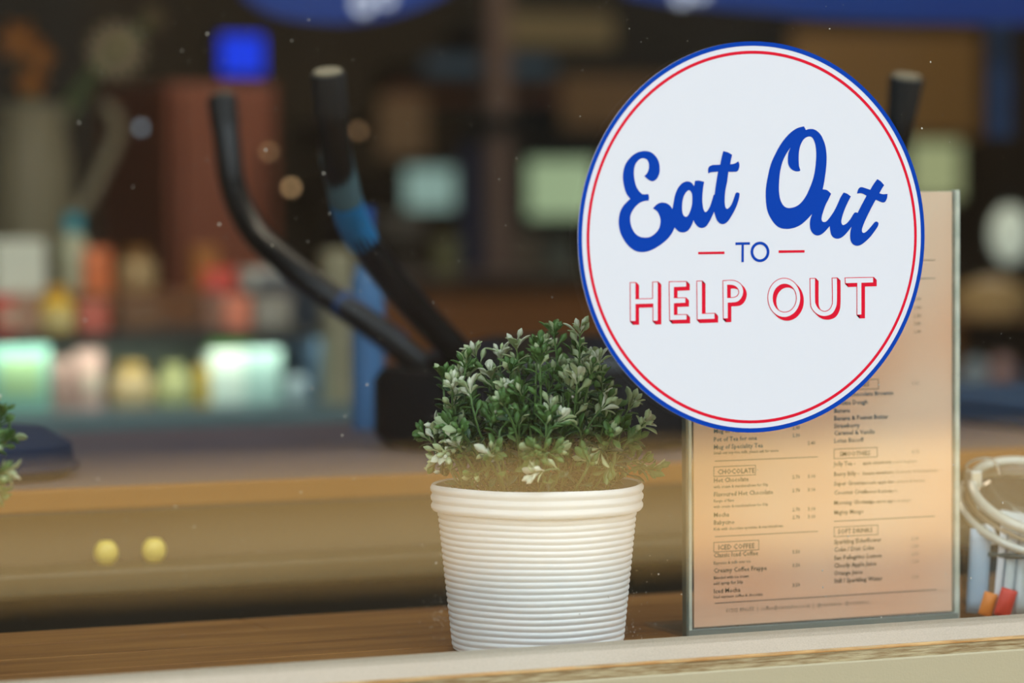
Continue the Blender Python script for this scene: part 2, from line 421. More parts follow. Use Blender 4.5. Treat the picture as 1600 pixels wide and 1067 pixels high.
def offset(lp, d):
    n = len(lp); A = sum(lp[i][0] * lp[(i + 1) % n][1] - lp[(i + 1) % n][0] * lp[i][1] for i in range(n))
    s = 1 if A > 0 else -1; out = []
    for i in range(n):
        p0, p1, p2 = Vector(lp[i - 1]), Vector(lp[i]), Vector(lp[(i + 1) % n])
        e1 = (p1 - p0).normalized(); e2 = (p2 - p1).normalized()
        n1 = Vector((-e1.y, e1.x)) * s; n2 = Vector((-e2.y, e2.x)) * s
        b = (n1 + n2); b = b / max(b.dot(n1), 0.3) if b.length > 1e-6 else n1
        out.append(tuple(p1 + b * d))
    return out
ha = lambda s: curve(parse(s, 975, 430, 8.0), 6)
hb = lambda s: curve(parse(s, 1190, 425, 8.421), 6)
C_ = lambda s: ' '.join(t + '*' for t in s.split())
G = [
 [ha(C_("72,88 152,86 152,292 354,286 354,80 430,78 430,575 358,578 358,362 152,368 152,580 76,582"))],
 [ha(C_("560,76 786,74 786,150 632,156 632,278 776,276 776,352 632,358 632,488 790,486 790,562 566,568"))],
 [ha(C_("905,68 982,66 982,474 1140,470 1140,552 910,560"))],
 [ha("1232,64* 1330,58 1400,68 1460,105 1492,160 1497,215 1480,275 1440,325 1390,345 1305,350* 1305,545* 1237,550*"), ha("1298,128* 1355,130 1405,155 1430,205 1415,250 1370,272 1298,276*")],
 [ell(297, 338, 220, 262, 1190, 425, 8.421), ell(304, 343, 149, 180, 1190, 425, 8.421)],
 [hb("632,80* 712,78* 712,350 722,420 760,480 825,512 885,490 920,435 928,360 923,74* 1000,72* 1000,360 985,470 930,555 830,587 730,560 655,480 638,380")],
 [hb(C_("1092,72 1476,64 1476,146 1322,150 1322,568 1250,570 1250,152 1098,156"))],
]
bms, bmo, bmf = bmesh.new(), bmesh.new(), bmesh.new()
SX, SY = 4.6, 4.8
for g in G:
    sg = [[(x + SX, y + SY) for x, y in lp] for lp in g]
    fill(bms, sg, LY)
    for lp in g:
        n = len(lp)
        for i in range(n):
            a, b = lp[i], lp[(i + 1) % n]
            vs = [bms.verts.new(P(x, y, LY - 0.00001)) for x, y in (a, b, (b[0] + SX, b[1] + SY), (a[0] + SX, a[1] + SY))]
            f = bms.faces.new(vs); f.normal_update()
            if f.normal.y > 0: f.normal_flip()
    fill(bmo, g, LY - 0.00006)
    fill(bmf, [offset(g[0], 1.15)] + [offset(h, -1.15) for h in g[1:]], LY - 0.00012)
link('letter_shadows', bms, M_red, stk); link('letter_outlines', bmo, M_red, stk); link('letter_faces', bmf, M_white, stk)

# ------------------------------------------------------------------ menu in its acrylic stand
MY = 0.10
ml, mr_ = P(1075, 990, MY).x, P(1498, 960, MY).x
mtop = P(1470, 297, MY).z
mn = thing('menu_stand', 'clear acrylic stand with a peach drinks menu, standing on the shelf behind the round sticker', 'menu', ((ml + mr_) / 2, MY, SHELF_Z))
link('front_sheet', box((ml, MY, SHELF_Z + 0.001), (mr_, MY + 0.002, mtop), 0.0006, 1), M_acryl, mn)
link('back_sheet', box((ml, MY + 0.004, SHELF_Z + 0.001), (mr_, MY + 0.006, mtop), 0.0006, 1), M_acryl, mn)
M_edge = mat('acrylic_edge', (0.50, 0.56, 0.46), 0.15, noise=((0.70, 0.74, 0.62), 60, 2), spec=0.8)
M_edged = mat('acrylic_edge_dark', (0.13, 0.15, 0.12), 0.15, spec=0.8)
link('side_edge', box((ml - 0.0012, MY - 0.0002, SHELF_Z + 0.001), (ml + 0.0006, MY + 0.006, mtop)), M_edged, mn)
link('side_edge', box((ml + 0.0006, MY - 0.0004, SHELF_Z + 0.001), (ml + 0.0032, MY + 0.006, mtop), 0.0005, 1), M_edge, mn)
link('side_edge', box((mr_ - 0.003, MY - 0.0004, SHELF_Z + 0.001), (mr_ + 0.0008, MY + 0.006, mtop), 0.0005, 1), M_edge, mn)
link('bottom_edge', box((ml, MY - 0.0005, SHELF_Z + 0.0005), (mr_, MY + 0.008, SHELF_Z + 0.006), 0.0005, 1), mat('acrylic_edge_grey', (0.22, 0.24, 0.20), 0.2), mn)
link('foot', box((ml, MY + 0.008, SHELF_Z + 0.0003), (mr_, MY + 0.07, SHELF_Z + 0.003), 0.0006, 1), M_acryl, mn)
pl, pr_ = P(1087, 985, MY).x, P(1490, 958, MY).x
pz = P(1287, 968, MY).z
bm = bmesh.new()
nx = 12
add_box(bm, (pl, MY + 0.0022, pz), (pr_, MY + 0.0027, mtop - 0.001))
link('paper', bm, M_paper, mn)
TXT = {}
def text_mesh(bm, s, px, py, capx, Y):
    """write s with its baseline start at the seen point, running along +X"""
    key = s
    if key not in TXT:
        cu = bpy.data.curves.new('t', 'FONT'); cu.body = s; cu.size = 1; cu.resolution_u = 1; cu.offset = 0.012
        ob_ = bpy.data.objects.new('t', cu); COL.objects.link(ob_)
        bpy.context.view_layer.update()
        me = bpy.data.meshes.new_from_object(ob_.evaluated_get(bpy.context.evaluated_depsgraph_get()))
        TXT[key] = ([v.co.copy() for v in me.vertices], [list(p.vertices) for p in me.polygons])
        bpy.data.objects.remove(ob_); bpy.data.curves.remove(cu); bpy.data.meshes.remove(me)
    vs, fs = TXT[key]
    o_ = P(px, py, Y); k = capx / (F_PX / DZ(o_)) / 0.69
    V = [bm.verts.new((o_.x + v.x * k, Y, o_.z + v.y * k)) for v in vs]
    for f in fs:
        try:
            q_ = bm.faces.new([V[i] for i in f])
        except ValueError: pass
IY = MY + 0.0020
b1, b2, b3 = bmesh.new(), bmesh.new(), bmesh.new()
def rule(bm, x0, y0, x1, y1, h=1.0):
    a = P(x0, y0, IY); b = P(x1, y0, IY); t = h / 2300
    vs = [bm.verts.new(p) for p in ((a.x, IY, a.z), (b.x, IY, a.z), (b.x, IY, a.z + t), (a.x, IY, a.z + t))]
    bm.faces.new(vs)
def frame(bm, x0, y0, x1, h):
    a = P(x0, y0, IY); b = P(x1, y0, IY); t = 0.9 / 2300; H = h / 2300
    for (u0, v0, u1, v1) in ((a.x, a.z, b.x, a.z + t), (a.x, a.z + H, b.x, a.z + H + t), (a.x, a.z, a.x + t, a.z + H), (b.x - t, a.z, b.x, a.z + H)):
        bm.faces.new([bm.verts.new(p) for p in ((u0, IY, v0), (u1, IY, v0), (u1, IY, v1), (u0, IY, v1))])
for s, y, c in (("Mug of Tea", 677, 7), ("Pot of Tea for one", 690, 7), ("Mug of Speciality Tea", 702, 7)): text_mesh(b2, s, 1115, y, c, IY)
text_mesh(b1, "Small oat soy rice milk, please ask for more", 1115, 710, 4.5, IY)
for s, y, c in (("Hot Chocolate", 754, 7), ("with cream & marshmallows for 50p", 763, 4.5), ("Flavoured Hot Chocolate", 776, 7), ("Range of flavs", 785, 4.5),
                ("with cream & marshmallows for 50p", 794, 4.5), ("Mocha", 808, 7), ("Babycino", 820, 7), ("Kids with chocolate sprinkles & marshmallows", 829, 4.5),
                ("Classic Iced Coffee", 871, 7), ("Espresso & milk over ice", 882, 4.5), ("Creamy Coffee Frappe", 895, 7), ("Blended with ice cream", 905, 4.5), ("add syrup for 50p", 914, 5),
                ("Iced Mocha", 927, 7), ("Iced espresso coffee & chocolate", 935, 4.5)):
    text_mesh(b1, s, 1115, y, c, IY)
text_mesh(b1, "CHOCOLATE", 1121, 741, 7.5, IY); frame(b1, 1115, 745, 1181, 15)
text_mesh(b1, "ICED COFFEE", 1122, 859, 7.5, IY); frame(b1, 1115, 863, 1186, 15)
for y in (671, 683): text_mesh(b2, "2.30", 1238, y, 5.5, IY)
text_mesh(b1, "2.40", 1262, 695, 5.5, IY)
for y in (748, 769, 799, 811):
    text_mesh(b1, "2.70", 1238, y, 5.5, IY); text_mesh(b1, "3.10", 1262, y - 1, 5.5, IY)
for y in (865, 886, 917): text_mesh(b1, "3.50", 1238, y, 5.5, IY)
rule(b1, 1117, 721, 1278, 0); rule(b1, 1117, 839, 1278, 0); rule(b1, 1117, 943, 1464, 0)
text_mesh(b1, "01202 896655  |  coffee@ourstation.co.uk  |  @ourstation  @ourstation", 1134, 957, 6, IY)
text_mesh(b1, "CAKES", 1330, 604, 7.5, IY); frame(b1, 1303, 610, 1373, 15)
for s, y in (("Triple Chocolate Brownie", 620), ("Cookie Dough", 633), ("Banana", 645), ("Banana & Peanut Butter", 657), ("Strawberry", 669), ("Caramel & Vanilla", 680), ("Lotus Biscoff", 692)):
    text_mesh(b3, s, 1303, y, 7, IY)
text_mesh(b1, "SMOOTHIES", 1312, 713, 7, IY); frame(b1, 1303, 717, 1371, 15); text_mesh(b1, "4.75", 1424, 709, 6, IY); text_mesh(b1, "3.50", 1424, 602, 6, IY)
for s, t, y in (("Jolly Tea", "apple strawberry peach & grape", 728), ("Berry Billy", "banana strawberry blueberry & blackcurrant", 744), ("Super Greens", "avocado apple kiwi spinach & banana", 759),
                ("Coconut Crush", "coconut & pineapple", 773), ("Morning Glorious", "orange carrot apple & ginger", 789), ("Mighty Mango", "", 804)):
    text_mesh(b1, s + (" -" if t else ""), 1303, y, 6.5, IY)
    if t: text_mesh(b1, t, 1348, y - 2, 5.2, IY)
rule(b1, 1303, 815, 1461, 0)
text_mesh(b1, "SOFT DRINKS", 1309, 834, 7, IY); frame(b1, 1303, 839, 1372, 15)
for s, y in (("Sparkling Elderflower", 850), ("Coke / Diet Coke", 862), ("San Pellegrino Lemon", 875), ("Cloudy Apple Juice", 887), ("Orange Juice", 899), ("Still / Sparkling Water", 911)):
    text_mesh(b1, s, 1303, y, 6.8, IY)
for y in (844, 856, 868, 880, 904): text_mesh(b1, "2.30", 1424, y, 5.5, IY)
rule(b1, 1303, 409, 1461, 0); rule(b1, 1303, 438, 1461, 0)
for y in (470, 483, 496, 508, 521): text_mesh(b1, "2.80", 1428, y, 5.5, IY)
link('print', b1, M_ink, mn)['kind'] = 'stuff'; link('print', b2, M_inkteal, mn)['kind'] = 'stuff'; link('print', b3, M_inkteal, mn)['kind'] = 'stuff'

# ------------------------------------------------------------------ potted plants
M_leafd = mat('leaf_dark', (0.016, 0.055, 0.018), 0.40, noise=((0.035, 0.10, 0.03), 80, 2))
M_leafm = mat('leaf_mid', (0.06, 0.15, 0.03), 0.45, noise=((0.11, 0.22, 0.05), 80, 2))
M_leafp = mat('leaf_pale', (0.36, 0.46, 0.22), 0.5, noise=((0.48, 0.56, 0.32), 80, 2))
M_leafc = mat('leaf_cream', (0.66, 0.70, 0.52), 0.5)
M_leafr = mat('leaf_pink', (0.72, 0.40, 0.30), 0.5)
M_stem = mat('stem_green', (0.10, 0.19, 0.05), 0.5)
def leaf_mesh(name, m, wid=0.42, cup=0.16):
    """unit-length spoon leaf along +Y, face +Z"""
    prof = [(0.0, 0.05), (0.22, 0.10), (0.42, 0.55), (0.68, 1.0), (0.88, 0.72), (1.0, 0.12)]
    bm = bmesh.new(); R_ = []
    for y, ww in prof:
        h = -0.20 * y * y
        R_.append([bm.verts.new((-ww * wid / 2, y, h + cup * ww * 0.5)), bm.verts.new((0, y, h)), bm.verts.new((ww * wid / 2, y, h + cup * ww * 0.5))])
    for i in range(len(R_) - 1):
        for k in (0, 1): bm.faces.new((R_[i][k], R_[i][k + 1], R_[i + 1][k + 1], R_[i + 1][k]))
    # thickness: a second skin just below
    T = [[bm.verts.new(v.co + Vector((0, 0, -0.05))) for v in r] for r in R_]
    for i in range(len(T) - 1):
        for k in (0, 1): bm.faces.new((T[i][k + 1], T[i][k], T[i + 1][k], T[i + 1][k + 1]))
        for (A, B) in ((0, 0), (2, 2)):
            f = (R_[i][A], R_[i + 1][A], T[i + 1][A], T[i][A])
            bm.faces.new(f if A == 0 else tuple(reversed(f)))
    me = bpy.data.meshes.new(name); bm.normal_update(); bm.to_mesh(me); bm.free(); me.materials.append(m)
    me.polygons.foreach_set('use_smooth', [True] * len(me.polygons))
    return me
def bud_mesh(name, m):
    bm = bmesh.new()
    add_lathe(bm, (0, 0, 0), [(0.045, 0), (0.05, 0.4), (0.15, 0.58), (0.17, 0.78), (0.02, 1.0)], 6, (0, 1, 0))
    me = bpy.data.meshes.new(name); bm.normal_update(); bm.to_mesh(me); bm.free(); me.materials.append(m)
    me.polygons.foreach_set('use_smooth', [True] * len(me.polygons))
    return me
LEAF = {k: leaf_mesh('leaf', m_) for k, m_ in (('d', M_leafd), ('m', M_leafm), ('p', M_leafp), ('c', M_leafc), ('r', M_leafr))}
BUD = {k: bud_mesh('bud', m_) for k, m_ in (('m', M_leafm), ('p', M_leafp), ('c', M_leafc), ('r', M_leafr))}
MATIDX = [M_leafd, M_leafm, M_leafp, M_leafc, M_leafr]

def orient(p, d, up, L):
    d = d.normalized(); x = d.cross(up)
    if x.length < 1e-4: x = d.cross(Vector((1, 0, 0)))
    x.normalize(); z = x.cross(d)
    return Matrix(((x.x * L, d.x * L, z.x * L, p.x), (x.y * L, d.y * L, z.y * L, p.y), (x.z * L, d.z * L, z.z * L, p.z), (0, 0, 0, 1)))

def plant(label, cx, cy, seed, view_x=None, limit=285, pink=None, spread=1.0):
    R = random.Random(seed)
    base = Vector((cx, cy, SHELF_Z))
    root = thing('potted_plant', label, 'plant', base, 'artificial plants on the window shelf')
    H = 0.1110; r1 = 0.0700; r0 = 0.0565
    prof = [(0.0, 0.0005), (r0 - 0.003, 0.0005), (r0, 0.002)]
    n = 22; h0, h1 = 0.003, H - 0.0180
    for i in range(n):
        hh = h0 + (h1 - h0) * i / n; rr = r0 + (r1 - 0.0022 - r0) * (hh / H); st = (h1 - h0) / n
        for t, a in ((0.0, -0.00040), (0.2, 0.00025), (0.42, 0.0005), (0.64, 0.0004), (0.85, -0.00015)):
            prof.append((rr + a, hh + st * t))
    # rim of three fat rings
    z = H - 0.0176
    prof.append((r1 - 0.0025, z))
    for i in range(3):
        for t, a in ((0.05, 0.0), (0.3, 0.0013), (0.6, 0.0015), (0.92, 0.0002)):
            prof.append((r1 - 0.0008 + a * 0.8 + 0.0002 * i, z + 0.00585 * (i + t)))
    prof += [(r1 - 0.0008, H), (r1 - 0.0028, H - 0.0008), (r1 - 0.0035, H - 0.016), (0.0, H - 0.018)]
    bm = bmesh.new(); add_lathe(bm, base, prof, 96, None, False, False)
    # a few shallow creases and a slight waver so the rings are hand-wound, not perfect
    for v in bm.verts:
        d = v.co - base; a = math.atan2(d.y, d.x)
        v.co.z += 0.0004 * math.sin(2 * a + 1.0) * (d.z / H) + 0.00018 * math.sin(5 * a + d.z * 90)
    link('pot', bm, M_pot, root, True)
    bm = bmesh.new(); add_lathe(bm, base, [(0.0655, H - 0.0155), (0.055, H - 0.0115), (0.035, H - 0.0085), (0.0, H - 0.0075)], 40, None, False, False)
    link('moss', bm, M_soil, root, True)
    top = base + Vector((0, 0, H - 0.012))
    leaves = []   # (score, meshkind, key, matrix, stem index)
    stems = []
    NS = 112
    tocam = (CAM - base); tocam.z = 0; tocam.normalize()
    for s in range(NS):
        u = (s + 0.5) / NS
        th = s * 2.39996 + R.uniform(-0.2, 0.2)
        el = math.acos(1 - u * 1.06) if u * 1.06 < 1 else 1.62      # 0 = straight up
        el = min(el, 1.50)
        dirh = Vector((math.cos(th), math.sin(th), 0))
        rad = 0.0755 * spread * (0.84 + 0.22 * R.random()); hh = 0.112 * (0.80 + 0.26 * R.random())
        tip = top + dirh * (rad * math.sin(el) ** 0.75) + Vector((0, 0, max(hh * max(math.cos(el), 0) ** 0.62, 0.012 + 0.03 * R.random())))
        st = top + dirh * (0.052 * math.sin(el) * R.uniform(0.6, 1)) + Vector((0, 0, 0.001))
        mid = (st + tip) / 2 + dirh * 0.004 + Vector((R.uniform(-.010, .010), R.uniform(-.008, .008), 0.012 * math.sin(el)))
        k_ = 1.0 if R.random() < 0.62 else R.uniform(0.72, 0.95)
        tip = top + (tip - top) * k_ + Vector((R.uniform(-.007, .007), R.uniform(-.007, .007), R.uniform(-.004, .004)))
        if tip.y < 0.014: tip.y = 0.014
        if mid.y < 0.014: mid.y = 0.014
        path = smooth_path([st, mid, tip], 6)
        stems.append((path, tip))
        Lt = sum((path[i + 1] - path[i]).length for i in range(len(path) - 1))
        nn = max(3, int(Lt / 0.0085))
        tone = R.random()
        is_pink = pink is not None and s == pink
        for k in range(1, nn + 1):
            t = k / nn; f = t * (len(path) - 1); i = min(int(f), len(path) - 2)
            p = path[i].lerp(path[i + 1], f - i); d = (path[i + 1] - path[i]).normalized()
            side = d.cross(Vector((math.cos(k * 1.57 + s), math.sin(k * 1.57 + s), 0.2))).normalized()
            for sg in (1, -1):
                if R.random() < 0.08: continue
                dd = (d * R.uniform(0.5, 0.95) + side * sg).normalized()
                L = R.uniform(0.0095, 0.0155) * (1.05 - 0.30 * t)
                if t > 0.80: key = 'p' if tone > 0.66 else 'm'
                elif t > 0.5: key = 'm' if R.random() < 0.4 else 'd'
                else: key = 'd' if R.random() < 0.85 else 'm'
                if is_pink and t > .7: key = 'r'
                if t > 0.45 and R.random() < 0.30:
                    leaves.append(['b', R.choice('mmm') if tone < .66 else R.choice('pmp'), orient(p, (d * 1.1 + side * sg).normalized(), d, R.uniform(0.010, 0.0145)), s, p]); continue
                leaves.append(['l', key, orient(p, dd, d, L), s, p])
        # tip cluster
        d = (path[-1] - path[-2]).normalized()
        side0 = d.cross(Vector((0.3, 0.5, 1))).normalized()
        nb = R.randint(6, 9)
        for b in range(nb):
            a = 2 * math.pi * b / nb + R.random()
            side = Matrix.Rotation(a, 3, d) @ side0
            dd = (d + side * R.uniform(0.25, 0.9)).normalized()
            p = path[-1] - d * R.uniform(0, 0.006)
            if tone > 0.40: key = R.choice('pccp') if tone > 0.62 else R.choice('pmm')
            else: key = R.choice('mmmp')
            if is_pink: key = 'r'
            if R.random() < 0.36: leaves.append(['l', key, orient(p, dd, d, R.uniform(0.008, 0.0145)), s, p])
            else: leaves.append(['b', key, orient(p, dd, d, R.uniform(0.008, 0.0125)), s, p])
    def keep(l):
        e = l[2] @ Vector((0, 1, 0))
        if e.y < 0.009 or l[4].y < 0.009: return False
        for q_ in (e, l[4], (e + l[4]) / 2):
            if math.hypot(q_.x - base.x, q_.y - base.y) > 0.063 and q_.z < base.z + H + 0.002: return False
        return True
    ok = [l for l in leaves if keep(l)]
    def score(l):
        q_ = l[4] - base
        sz = l[2].to_scale().y * (0.55 if l[0] == 'b' else 1)
        v = q_.dot(tocam) * 0.12 + (q_.z - H) * 0.02 + sz
        if view_x is not None: v += (1 if l[4].x > view_x else 0)
        return v
    ok.sort(key=score, reverse=True)
    ind = ok[:limit]; rest = ok[limit:]
    used = set(l[3] for l in ind)
    stem_objs = {}; bmr = bmesh.new()
    for s, (path, tip) in enumerate(stems):
        rads = [0.0010 - 0.0004 * i / len(path) for i in range(len(path))]
        if s in used or s < 0:
            o = link('stem', tube(path, rads, 6), M_stem, root, True)
            stem_objs[s] = o
        else:
            n0 = len(bmr.verts); add_tube(bmr, path, rads, 5)
    for f in bmr.faces: f.material_index = 5
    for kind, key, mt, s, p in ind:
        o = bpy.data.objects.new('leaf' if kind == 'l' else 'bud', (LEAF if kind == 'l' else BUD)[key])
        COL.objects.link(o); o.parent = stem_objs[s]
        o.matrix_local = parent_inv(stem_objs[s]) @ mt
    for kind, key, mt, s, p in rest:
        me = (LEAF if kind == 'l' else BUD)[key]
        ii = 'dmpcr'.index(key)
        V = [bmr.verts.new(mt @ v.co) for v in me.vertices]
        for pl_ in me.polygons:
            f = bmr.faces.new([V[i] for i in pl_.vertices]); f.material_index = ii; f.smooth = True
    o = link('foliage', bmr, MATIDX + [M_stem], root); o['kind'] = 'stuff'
    return root
pc = P(839, 760, 0.098)
plant('bushy green plant with pale cream tips in a white ribbed pot, beside the menu stand', pc.x, 0.098, 11, limit=290, pink=None)
pc2 = P(-190, 700, 0.100)
plant('second green plant with cream tips, only its outermost sprigs poking in past the window edge', pc2.x, 0.098, 23, view_x=P(-25, 700, 0.1).x, limit=120, spread=1.05)

# ------------------------------------------------------------------ glass jar of sachets
JY = 0.115
jc = P(1622, 960, JY)
JX = jc.x; JR = 0.5 * (P(1622, 900, JY).x - P(1510, 900, JY).x) * 2
JR = (P(1622, 900, JY).x - P(1514, 900, JY).x) * 0.94
jar = thing('clip_top_jar', 'round clip-top glass jar with tilted lid, full of sachets, beside the menu stand', 'jar', (JX, JY, SHELF_Z))
zb = SHELF_Z + 0.001; zs = P(1600, 858, JY).z
bm = bmesh.new()
prof = [(0.0, zb), (JR * 0.9, zb), (JR, zb + 0.006), (JR, zs - 0.004), (JR * 0.97, zs)]
add_lathe(bm, (JX, JY, 0), prof, 48, None, False, False)
link('body', bm, M_jar, jar, True)
M_rim = mat('pale_glass_rim', (0.55, 0.56, 0.47), 0.15, spec=0.8, coat=0.5)
link('shoulder_ring', tube([(JX + JR * math.cos(a), JY + JR * math.sin(a), zs) for a in [2 * math.pi * k / 40 for k in range(40)]], 0.0020, 8, True), mat('dark_glass_line', (0.12, 0.14, 0.12), 0.2), jar, True)
# tilted neck and lid: the mouth leans toward the street
tilt = math.radians(-27)
ax = Vector((0, math.sin(tilt), math.cos(tilt)))
nc = Vector((JX, JY - 0.002, (P(1600, 796, JY).z)))
u_ = Vector((1, 0, 0)); v_ = ax.cross(u_)
ringp = lambda r, h: [nc + ax * h + (u_ * math.cos(a) + v_ * math.sin(a)) * r for a in [2 * math.pi * k / 48 for k in range(48)]]
bm = bmesh.new()
top_ = [bm.verts.new(p) for p in ringp(JR * 0.97, -0.004)]
bot = [bm.verts.new((JX + JR * 0.97 * math.cos(2 * math.pi * k / 48), JY + JR * 0.97 * math.sin(2 * math.pi * k / 48), zs)) for k in range(48)]
for k in range(48):
    kk = k  # v_ runs like +Y for both rings
    bm.faces.new((bot[k], bot[(k + 1) % 48], top_[(k + 1) % 48], top_[k]))
bmesh.ops.recalc_face_normals(bm, faces=bm.faces)
link('neck', bm, M_jar, jar, True)
link('mouth_ring', tube(ringp(JR * 1.07, -0.005), 0.0032, 10, True), M_rim, jar, True)
link('seal', tube(ringp(JR * 0.98, 0.001), 0.0017, 8, True), mat('rubber_seal', (0.42, 0.36, 0.25), 0.6), jar, True)
ld = link('lid', lathe(nc + ax * 0.003, [(0.0, 0.006), (JR * 0.62, 0.006), (JR * 0.72, 0.010), (JR * 0.92, 0.008), (JR * 0.98, 0.004), (JR * 0.97, 0.0)], 48, ax, False, False), M_jar, jar, True)
link('lid_ring', tube(ringp(JR * 0.96, 0.0085), 0.0040, 10, True), M_rim, ld, True)
M_wire = mat('wire_steel', (0.6, 0.58, 0.5), 0.25, 0.9)
hx = P(1573, 735, JY).x
link('wire_clip', tube(smooth_path([nc + ax * 0.001 + Vector((-JR * 0.85, 0.01, 0)), Vector((P(1548, 752, JY).x, JY + 0.02, P(1548, 752, JY).z)), Vector((P(1535, 733, JY).x, JY + 0.022, P(1535, 733, JY).z)), Vector((P(1553, 721, JY).x, JY + 0.022, P(1553, 721, JY).z)),
     Vector((P(1578, 722, JY).x, JY + 0.022, P(1578, 722, JY).z)), Vector((P(1585, 745, JY).x, JY + 0.02, P(1585, 745, JY).z))], 6), 0.0012, 8), M_wire, jar, True)
link('hinge_block', box((P(1532, 760, JY).x, JY + 0.012, P(1540, 765, JY).z), (P(1550, 760, JY).x, JY + 0.024, P(1540, 737, JY).z), 0.002), M_rim, jar)
# sachets
M_sw = mat('sachet_white', (0.78, 0.80, 0.80), 0.5); M_sr = mat('sachet_red', (0.62, 0.05, 0.02), 0.5)
M_so = mat('sachet_orange', (0.75, 0.24, 0.03), 0.5); M_sg = mat('sachet_print', (0.16, 0.20, 0.22), 0.6); M_sb = mat('sachet_blue', (0.45, 0.58, 0.68), 0.5)
def sachet(loc, w_, h_, m, rot, label, band=None, text=None):
    t = thing('sachet', label, 'sachet', loc, 'sachets in the glass jar')
    t.rotation_euler = rot
    bm = bmesh.new(); nxs, nys = 5, 7; A = []; B = []
    for j in range(nys + 1):
        ra, rb = [], []
        for i in range(nxs + 1):
            x = -w_ / 2 + w_ * i / nxs; z = h_ * j / nys
            e = math.sin(math.pi * i / nxs) * math.sin(math.pi * j / nys) * 0.003
            ra.append(bm.verts.new((x, -e - 0.0002, z))); rb.append(bm.verts.new((x, e + 0.0002, z)))
        A.append(ra); B.append(rb)
    for j in range(nys):
        for i in range(nxs):
            bm.faces.new((A[j][i], A[j][i + 1], A[j + 1][i + 1], A[j + 1][i]))
            bm.faces.new((B[j][i + 1], B[j][i], B[j + 1][i], B[j + 1][i + 1]))
    for j in range(nys):
        bm.faces.new((B[j][0], A[j][0], A[j + 1][0], B[j + 1][0])); bm.faces.new((A[j][-1], B[j][-1], B[j + 1][-1], A[j + 1][-1]))
    for i in range(nxs):
        bm.faces.new((A[-1][i], A[-1][i + 1], B[-1][i + 1], B[-1][i])); bm.faces.new((B[0][i], B[0][i + 1], A[0][i + 1], A[0][i]))
    me = bpy.data.meshes.new('packet'); bm.normal_update(); bm.to_mesh(me); bm.free(); me.materials.append(m)
    me.polygons.foreach_set('use_smooth', [True] * len(me.polygons))
    o = bpy.data.objects.new('packet', me); COL.objects.link(o); o.parent = t
    if band:
        bm = box((-w_ / 2, -0.0036, h_ * band[0]), (w_ / 2, -0.0032, h_ * band[1]))
        me = bpy.data.meshes.new('printed_band'); bm.to_mesh(me); bm.free(); me.materials.append(band[2])
        o = bpy.data.objects.new('printed_band', me); COL.objects.link(o); o.parent = t
    if text:
        bm = bmesh.new()
        for xx in text:
            add_box(bm, (xx - 0.0006, -0.0038, h_ * 0.12), (xx + 0.0006, -0.0034, h_ * 0.9))
        me = bpy.data.meshes.new('printed_lines'); bm.to_mesh(me); bm.free(); me.materials.append(M_sg)
        o = bpy.data.objects.new('printed_lines', me); COL.objects.link(o); o.parent = t
    return t
def jp(px, py, Y): return P(px, py, Y)
YF = JY - JR * 0.45
sachet(Vector((P(1540, 900, YF).x, YF + 0.012, SHELF_Z + 0.004)), 0.015, 0.060, M_sb, (0, 0.05, -0.6), 'pale blue sachet against the side of the jar')
sachet(Vector((P(1566, 900, YF).x, YF - 0.002, SHELF_Z + 0.004)), 0.017, 0.064, M_sw, (0, 0.10, -0.25), 'white upright sachet with dark vertical printing in the jar', None, (-0.004, 0.0045))
sachet(Vector((P(1592, 900, YF).x, YF - 0.006, SHELF_Z + 0.004)), 0.014, 0.066, M_sw, (0, 0.06, -0.05), 'plain white upright sachet beside the printed one in the jar')
sachet(Vector((P(1612, 900, YF).x, YF - 0.006, SHELF_Z + 0.004)), 0.014, 0.045, M_sr, (0, 0.10, 0), 'dark red sachet at the edge of the jar')
sachet(Vector((P(1560, 960, YF - .006).x, YF - 0.010, SHELF_Z + 0.004)), 0.012, 0.020, M_sr, (0, 0.3, -0.3), 'small red and orange sachet at the bottom of the jar', None)
sachet(Vector((P(1543, 960, YF - .006).x, YF - 0.002, SHELF_Z + 0.004)), 0.010, 0.017, M_so, (0, 0.3, -0.4), 'small orange sachet at the bottom of the jar')
sachet(Vector((P(1590, 880, JY).x, JY, P(1590, 858, JY).z)), 0.026, 0.028, M_sw, (-0.4, 0.2, 0), 'white sachet with a red band lying high in the jar neck', (0.45, 0.7, M_sr))
sachet(Vector((P(1548, 880, JY).x, JY, P(1548, 852, JY).z)), 0.016, 0.016, M_sw, (-0.5, -0.2, 0), 'crumpled white sachet under the jar lid', None, (0.0,))
sachet(Vector((P(1606, 850, JY).x, JY - 0.01, P(1606, 835, JY).z)), 0.012, 0.020, M_so, (-0.5, 0.3, 0), 'orange sachet under the jar lid')

# ------------------------------------------------------------------ counter behind the shelf
CZ = CAM.z - (P(300, 757, 0.45) - CAM).z * -1
CY0 = 0.45; CY1 = onz(300, 668, CZ).y
ct = thing('bar_counter', 'long wooden bar counter with grey top and tan front panel behind the window shelf', 'counter', (1.5, CY0, 0))
M_ctop = mat('counter_top', (0.09, 0.075, 0.095), 0.55)
M_cedge = mat('counter_edge_wood', (0.22, 0.085, 0.015), 0.5, spec=0.2, noise=((0.27, 0.11, 0.02), 2, 3))
M_cpan = mat('counter_panel', (0.075, 0.05, 0.022), 0.7, noise=((0.17, 0.14, 0.08), 1.6, 2))
M_crail = mat('counter_rail', (0.07, 0.06, 0.028), 0.6)
M_cdark = mat('counter_kick', (0.014, 0.014, 0.008), 0.8)
link('top', box((-1.8, CY0 + 0.012, CZ - 0.02), (6.5, CY1, CZ), 0.002), M_ctop, ct)
zE = P(300, 790, CY0).z
link('edge_strip', box((-1.8, CY0, zE), (6.5, CY0 + 0.012, CZ + 0.0005), 0.002), M_cedge, ct)
